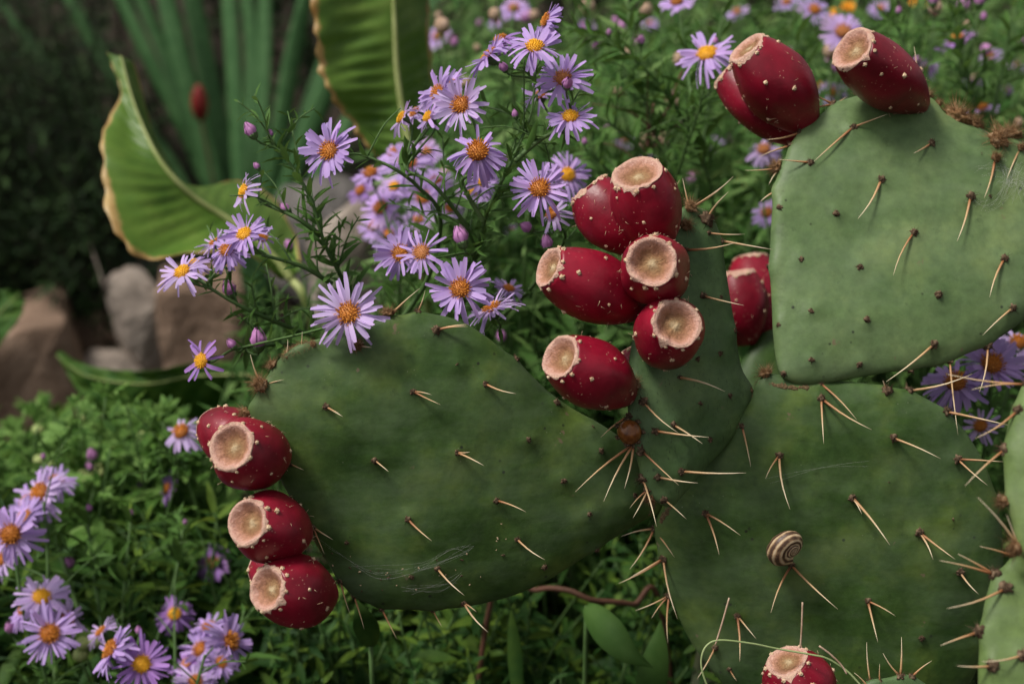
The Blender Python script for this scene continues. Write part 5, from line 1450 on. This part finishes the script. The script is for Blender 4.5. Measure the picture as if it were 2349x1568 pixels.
tube('stem', catmull([Vector((pp.x + 0.02, pp.y + 0.03, -0.02)), Vector((pp.x + 0.015, pp.y + 0.02, pp.z * 0.5)), pp - Vector((0, 0, 0.02))], 12), 0.0022, 'red_stem', pod)

# ------------------------------------------------------------------ stones
def rock(name, label, x, y, d, size, mat, seed, rot=0.0, sharp=0.6, tilt=0.0, group=None):
    """size: half extents; (x, y, d) is the middle of the stone, its foot is sunk into the soil"""
    rd = random.Random(seed)
    bm = bmesh.new()
    if sharp > 0.75:
        for sx in (-1, 1):
            for sy in (-1, 1):
                for sz in (-1, 1):
                    bm.verts.new((size[0] * sx * rd.uniform(0.72, 1.05), size[1] * sy * rd.uniform(0.72, 1.05), size[2] * (sz * rd.uniform(0.86, 1.02))))
    for i in range(0 if sharp > 0.75 else 26):
        v = Vector((rd.uniform(-1, 1), rd.uniform(-1, 1), rd.uniform(-1, 1)))
        m_ = max(abs(v.x), abs(v.y), abs(v.z)); v = v.normalized().lerp(v / m_, sharp)
        bm.verts.new((v.x * size[0], v.y * size[1], v.z * size[2]))
    r_ = bmesh.ops.convex_hull(bm, input=bm.verts)
    bmesh.ops.delete(bm, geom=[g for g in r_['geom_interior'] if isinstance(g, bmesh.types.BMVert)], context='VERTS')
    bmesh.ops.bevel(bm, geom=bm.edges[:] , offset=min(size) * (0.05 if sharp > 0.75 else 0.10), segments=2, affect='EDGES', profile=0.5)
    bmesh.ops.triangulate(bm, faces=bm.faces[:])
    bmesh.ops.subdivide_edges(bm, edges=bm.edges[:], cuts=5, use_grid_fill=True)
    sc = min(size)
    for v in bm.verts:
        v.co += v.co.normalized() * (0.11 * sc * noise.noise(v.co / sc * 1.6 + Vector((seed, 0, 0))) + 0.06 * sc * noise.noise(v.co / sc * 4.3) + 0.03 * sc * noise.noise(v.co / sc * 11))
    me = bpy.data.meshes.new(name); bm.to_mesh(me); bm.free()
    me.polygons.foreach_set('use_smooth', [True] * len(me.polygons))
    c = P(x, y, d)
    o = link(name, me, None, mat, Matrix.Translation(c) @ Matrix.Rotation(rot, 4, 'Z') @ Matrix.Rotation(tilt, 4, 'Y'))
    return tag(o, label, 'stone', group)
rock('stone', 'big brown corner stone with a flat sloping top', 40, 890, 1.98, (0.115, 0.10, 0.115), 'rock_brown', 3, 0.30, 0.85, -0.10)
rock('stone', 'pale rounded stone leaning against the tan block', 325, 735, 1.95, (0.040, 0.045, 0.085), 'rock_pale', 5, 0.6, 0.35, -0.25)
rock('stone', 'tan squared stone block behind the lowest aster buds', 470, 790, 2.00, (0.066, 0.07, 0.105), 'rock_brown', 8, 0.2, 0.8, 0.05)
rock('stone', 'flat pale stone lying before the tan block', 275, 870, 1.95, (0.06, 0.05, 0.04), 'rock_pale', 11, 0.1, 0.6, 0.0)
rock('stone', 'shaded grey boulder at the foot of the dark shrub', 190, 470, 2.45, (0.085, 0.09, 0.19), 'rock_grey', 14, 0.5, 0.4, 0.0)
rock('stone', 'grey boulder behind the lilac aster cluster', 770, 600, 2.05, (0.10, 0.10, 0.13), 'rock_grey', 17, 0.3, 0.5, 0.1)
rock('stone', 'small pale boulder low behind the aster stems', 820, 650, 1.85, (0.07, 0.06, 0.12), 'rock_pale', 19, 0.8, 0.5, 0.0)
rock('stone', 'dark brown stone wedged at the far side of the corner stone', 215, 880, 2.1, (0.07, 0.06, 0.11), 'rock_brown', 23, 0.9, 0.6, 0.0)

# ------------------------------------------------------------------ dark shrubs and hedge
bush('dark_shrub', 'dark fine leaved evergreen shrub looming beside the sword leaves', 'shrub', (-0.95, 2.2, 0),
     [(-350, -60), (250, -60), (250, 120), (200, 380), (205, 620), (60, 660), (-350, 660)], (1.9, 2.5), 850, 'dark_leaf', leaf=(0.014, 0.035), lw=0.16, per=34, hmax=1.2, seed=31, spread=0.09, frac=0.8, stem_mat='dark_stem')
bush('blue_grey_herb', 'low blue grey feathery herb in the shade above the pale stone', 'plant', (-0.55, 2.0, 0),
     [(190, 560), (420, 560), (420, 630), (300, 645), (200, 640)], (2.12, 2.3), 40, 'blue_leaf', leaf=(0.012, 0.026), lw=0.2, per=34, seed=32, spread=0.06, frac=0.8, zmin=0.0)
def hedge(name, label, x0, x1, y0, y1, h, n, mat, seed):
    rg = np.random.default_rng(seed)
    root = thing(name, ((x0 + x1) / 2, (y0 + y1) / 2, 0), label, 'hedge')
    cl = int(n / 26)
    cx = rg.uniform(x0, x1, cl); cy = rg.uniform(y0, y1, cl); cz = rg.uniform(0.0, 1.0, cl) ** 0.8 * h
    idx = rg.integers(0, cl, n)
    pos = np.stack([cx[idx], cy[idx], cz[idx]], 1) + rg.normal(0, 0.055, (n, 3))
    pos[:, 2] = np.maximum(pos[:, 2], 0.0)
    dirs = rg.normal(0, 1, (n, 3)); dirs[:, 2] = np.abs(dirs[:, 2]) * 0.6
    ups = rg.normal(0, 0.4, (n, 3)) + np.array([0, 0, 1.0])
    V, F = leaf_soup(pos, dirs, ups, rg.uniform(0.03, 0.07, n), rg.uniform(0.010, 0.022, n), rg.uniform(0, .4, n))
    soup_obj('foliage', V, F, mat, root, (float((x0 + x1) / 2), float((y0 + y1) / 2), 0))
    SV, SF = [], []
    for i in range(60):
        b = Vector((rg.uniform(x0, x1), rg.uniform(y0, y1), -0.02))
        tube_geo(catmull([b, b + Vector((rg.normal(0, .05), rg.normal(0, .05), h * 0.5)), b + Vector((rg.normal(0, .1), rg.normal(0, .1), h * 0.95))], 8), lambda t: 0.008 - 0.006 * t, 5, SV, SF)
    soup_obj('branches', np.array([tuple(v) for v in SV]), SF, 'dark_stem', root, (float((x0 + x1) / 2), float((y0 + y1) / 2), 0))
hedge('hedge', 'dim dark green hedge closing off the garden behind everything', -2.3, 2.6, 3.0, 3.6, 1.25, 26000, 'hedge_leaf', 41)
bush('back_herb', 'soft mid green herbs between the sword leaves and the aster bush', 'plant', (0.3, 2.2, 0),
     [(880, -60), (2420, -60), (2420, 500), (1500, 600), (1000, 500), (860, 200)], (1.8, 2.7), 420, 'back_leaf', leaf=(0.03, 0.06), lw=0.2, per=24, hmax=0.9, seed=33, spread=0.1)

# ------------------------------------------------------------------ marigolds glimpsed through the bush
def marigold(label, pts, seed):
    rd = random.Random(seed)
    c0 = P(*pts[0][:2], pts[0][3])
    root = thing('marigold_plant', (c0.x, c0.y + 0.08, 0), label, 'flower')
    for x, y, r, d in pts:
        V, F = [], []
        for lay, (n_, l_) in enumerate(((9, 1.0), (8, 0.75), (6, 0.5))):
            for i in range(n_):
                petal_geo(i, V, F, 2 * math.pi * (i + 0.4 * lay) / n_, r0=0.05, tilt=0.1 + 0.35 * lay, length=l_, width=0.20, droop=0.1)
        c = P(x, y, d); nrm = cam_dir((rd.uniform(-.4, .4), 0.6, 0.8))
        mw = Matrix.Translation(c) @ frame_to(nrm, rd.random() * 6) @ Matrix.Scale(r * K * d, 4)
        o = link('flower_head', mesh('flower_head', V, F), root, 'marigold', mw)
        b = Vector((c.x + 0.01, c.y + 0.06, -0.02))
        tube('flower_stalk', catmull([b, b.lerp(c, 0.5) + Vector((0.01, 0.01, 0.02)), c - nrm * 0.002], 10), 0.0013, 'stem', root, 5)
        TAKEN.append((x, y, r, d))
marigold('pair of orange yellow marigolds above the lilac daisies, blurred in the bush', [(1915, 30, 17, 1.5), (1947, 16, 19, 1.5)], 1)
marigold('small yellow orange marigold low between the two tall fruits', [(1872, 198, 17, 1.50), (1895, 205, 12, 1.52)], 2)
marigold('single orange marigold half hidden beside the pad edge', [(1708, 415, 20, 1.40), (1762, 400, 14, 1.42)], 3)
marigold('tiny orange marigold at the top of the far bush', [(2100, 5, 15, 1.50), (2112, 12, 11, 1.5)], 4)

# ------------------------------------------------------------------ round pale buds of the lobed herb
for i_, (x, y, d) in enumerate([(198, 955, 1.2), (88, 985, 1.22), (168, 985, 1.21), (326, 962, 1.15), (228, 1085, 1.12), (205, 1098, 1.12), (120, 1070, 1.15), (190, 1090, 1.14), (330, 1000, 1.15), (222, 1070, 1.13), (190, 1475, 0.98), (222, 1468, 0.98), (185, 1500, 0.98), (90, 1055, 1.2)]):
    c = P(x, y, d)
    root = thing('budding_stalk', (c.x + 0.01, c.y + 0.04, 0), 'pale yellow green round bud on a thin stalk above lobed leaves' if y < 1300 else 'pale yellow green round bud low among the corner asters', 'bud', 'round green buds on the lobed herb' if y < 1300 else 'round green buds in the low corner')
    s = 0.0055
    lathe_obj('bud', [(0.15 * s, -0.8 * s), (0.8 * s, -0.55 * s), (1.05 * s, 0.0), (0.8 * s, 0.55 * s), (0.3 * s, 0.78 * s)], 'bud_green', Matrix.Translation(c), root, 12, 0.12, i_)
    b = Vector((c.x + 0.01, c.y + 0.04, -0.02))
    tube('stalk', catmull([b, b.lerp(c, 0.5) + Vector((0.005, 0.01, 0.01)), c - Vector((0, 0, s * 0.6))], 10), 0.0012, 'stem', root, 5)

# ------------------------------------------------------------------ tendril by the lowest fruit, runner, long leaves beneath
tn = thing('tendril', P(1640, 1560, 0.735)[:2] + (0.0,), 'thin pale green tendril looping beside the lowest fruit', 'tendril')
tp = [P(*q) for q in ((1660, 1700, .73), (1632, 1600, .735), (1612, 1545, .735), (1608, 1510, .735), (1620, 1480, .735), (1650, 1467, .735), (1720, 1474, .735), (1780, 1486, .737), (1860, 1500, .735), (1900, 1510, .733), (1945, 1540, .73), (1990, 1590, .73))]
tube('coil', catmull(tp, 90), 0.00055, 'tendril', tn, 6)
lo = tp[0]
tube('vine', catmull([lo, Vector((lo.x - 0.01, lo.y + 0.05, lo.z * 0.5)), Vector((lo.x, lo.y + 0.02, -0.03))], 20), 0.0009, 'tendril', tn, 6)
tube('dry_tip', catmull([P(1878, 1480, .73), P(1905, 1500, .73), P(1930, 1525, .73), P(1942, 1545, .73)], 12), 0.0005, 'dry', tn, 5)
tube('curl', catmull([P(1640, 1478, .735), P(1655, 1430, .735), P(1672, 1370, .735)], 12), 0.0005, 'dry', tn, 5)
tube('curl', catmull([P(1835, 1484, .737), P(1838, 1440, .737), P(1840, 1380, .737)], 12), 0.0005, 'dry', tn, 5)
rn = thing('red_runner', P(1240, 1352, 0.95)[:2] + (0.0,), 'dark red stem arching out from under the left pad', 'stem')
rp = [Vector(P(1120, 1400, .97)), Vector(P(1230, 1352, .95)), Vector(P(1300, 1352, .94)), Vector(P(1360, 1375, .94)), Vector(P(1450, 1385, .96)), Vector(P(1520, 1420, .98))]
rp = [Vector((rp[0].x - 0.03, rp[0].y + 0.03, -0.03))] + rp + [Vector((rp[-1].x + 0.04, rp[-1].y + 0.03, -0.03))]
tube('stem', catmull(rp, 60), 0.0019, 'red_stem', rn, 7)
def strap_leaf(label, px_, w, mat, seed):
    pts = catmull(polypx(px_), 22)
    b = Vector((pts[0].x, pts[0].y + 0.02, 0))
    root = thing('strap_leaf', (b.x, b.y, 0), label, 'leaf')
    V, F = [], []
    for i, p in enumerate(pts):
        t = i / 21
        tg = (pts[min(21, i + 1)] - pts[max(0, i - 1)]).normalized()
        s = tg.cross(FWD).normalized()
        ww = w * 0.5 * max(0.02, math.sin(math.pi * min(1, 0.06 + 0.94 * t) ** 0.75) ** 1.25)
        V += [p - s * ww - FWD * ww * 0.35, p, p + s * ww - FWD * ww * 0.35]
    for i in range(21):
        F += [(i * 3, i * 3 + 1, i * 3 + 4, i * 3 + 3), (i * 3 + 1, i * 3 + 2, i * 3 + 5, i * 3 + 4)]
    o = part('blade', V, F, mat, root, origin=pts[0].copy())
    so = o.modifiers.new('thickness', 'SOLIDIFY'); so.thickness = 0.0006
    tube('stalk', catmull([Vector((b.x, b.y, -0.03)), b.lerp(pts[0], 0.5), pts[0]], 10), 0.0016, 'stem', root, 5)
strap_leaf('long pointed green leaf hanging in the gap below the two dark pads', [(1345, 1390, .90), (1390, 1440, .88), (1440, 1495, .87), (1498, 1530, .87)], 0.020, 'aster_leaf', 1)
strap_leaf('upright narrow leaf beside the foot of the dark pad', [(1480, 1640, .92), (1492, 1560, .91), (1508, 1480, .91), (1515, 1420, .92)], 0.020, 'aster_leaf', 2)
strap_leaf('slim grass like blade standing in the undergrowth', [(1190, 1640, .95), (1182, 1520, .95), (1176, 1440, .95), (1172, 1390, .95)], 0.010, 'under_leaf', 3)
strap_leaf('short pointed green leaf peeping out beneath the lowest left fruit', [(850, 1480, .88), (842, 1440, .87), (830, 1405, .86), (815, 1370, .86)], 0.016, 'under_leaf', 4)

# ------------------------------------------------------------------ withered heads and pink buds in the bushes, cobwebs on the pads
rdw = random.Random(77)
for bu in [o for o in COL.objects if o.name.startswith('aster_bush')]:
    if bu.name == 'aster_bush': box = (1000, 1700, 0, 420)
    elif bu.name == 'aster_bush.001': box = (1720, 2348, 0, 330)
    else: continue
    for n_ in range(26):
        x = rdw.uniform(box[0], box[1]); y = rdw.uniform(box[2], box[3]); d = rdw.uniform(1.12, 1.4)
        c = P(x, y, d)
        sz = rdw.uniform(0.004, 0.008)
        dry = rdw.random() < 0.6
        lathe_obj('withered_head' if dry else 'bud', [(0.2 * sz, -0.9 * sz), (0.7 * sz, -0.5 * sz), (0.85 * sz, 0.1 * sz), (0.6 * sz, 0.7 * sz), (0.2 * sz, 0.9 * sz)], 'dry' if dry else 'bud_pink', Matrix.Translation(c), bu, 10, 0.5, n_)
        b = Vector((c.x + rdw.gauss(0, .03), c.y + 0.05, -0.02))
        tube('flower_stalk', catmull([b, b.lerp(c, 0.5) + Vector((0.01, 0.01, 0.01)), c - Vector((0, 0, sz * 0.7))], 10), 0.001, 'stem', bu, 5)
def web(parent, tree, pts, seed, n_str, spread):
    rd = random.Random(seed)
    V, F = [], []
    for i in range(n_str):
        line = []
        for (x, y) in pts:
            hit, hn, _, _ = tree.ray_cast(CAM, ray(x + rd.gauss(0, spread), y + rd.gauss(0, spread)).normalized())
            if hit is None: continue
            line.append(hit + hn * rd.uniform(0.0003, 0.0016))
        if len(line) < 2: continue
        rd2 = rd.randint(0, max(0, len(line) - 3))
        line = line[rd2:]
        if len(line) < 2: continue
        tube_geo(catmull(line, 5 * len(line)), 0.000022, 3, V, F)
    if V: 
        o = part('cobweb', V, F, 'web', parent)
        o['kind'] = 'stuff'
M['web'] = simple('web', [(0.3, (0.6, 0.6, 0.58)), (0.7, (0.8, 0.8, 0.78))], 100, 0.5)
web(padA, treeA, [(740, 1245), (800, 1290), (870, 1315), (960, 1300), (1040, 1268), (1080, 1250)], 1, 8, 9)
web(padA, treeA, [(860, 1345), (930, 1352), (1010, 1340), (1060, 1318)], 2, 6, 8)
web(padD, treeD, [(1640, 1125), (1760, 1100), (1880, 1070), (1990, 1055)], 3, 2, 4)
web(padB, treeB, [(2250, 400), (2290, 385), (2310, 420), (2340, 405), (2345, 440)], 4, 22, 16)
web(padB, treeB, [(2220, 450), (2260, 470), (2290, 440), (2320, 380)], 5, 14, 12)
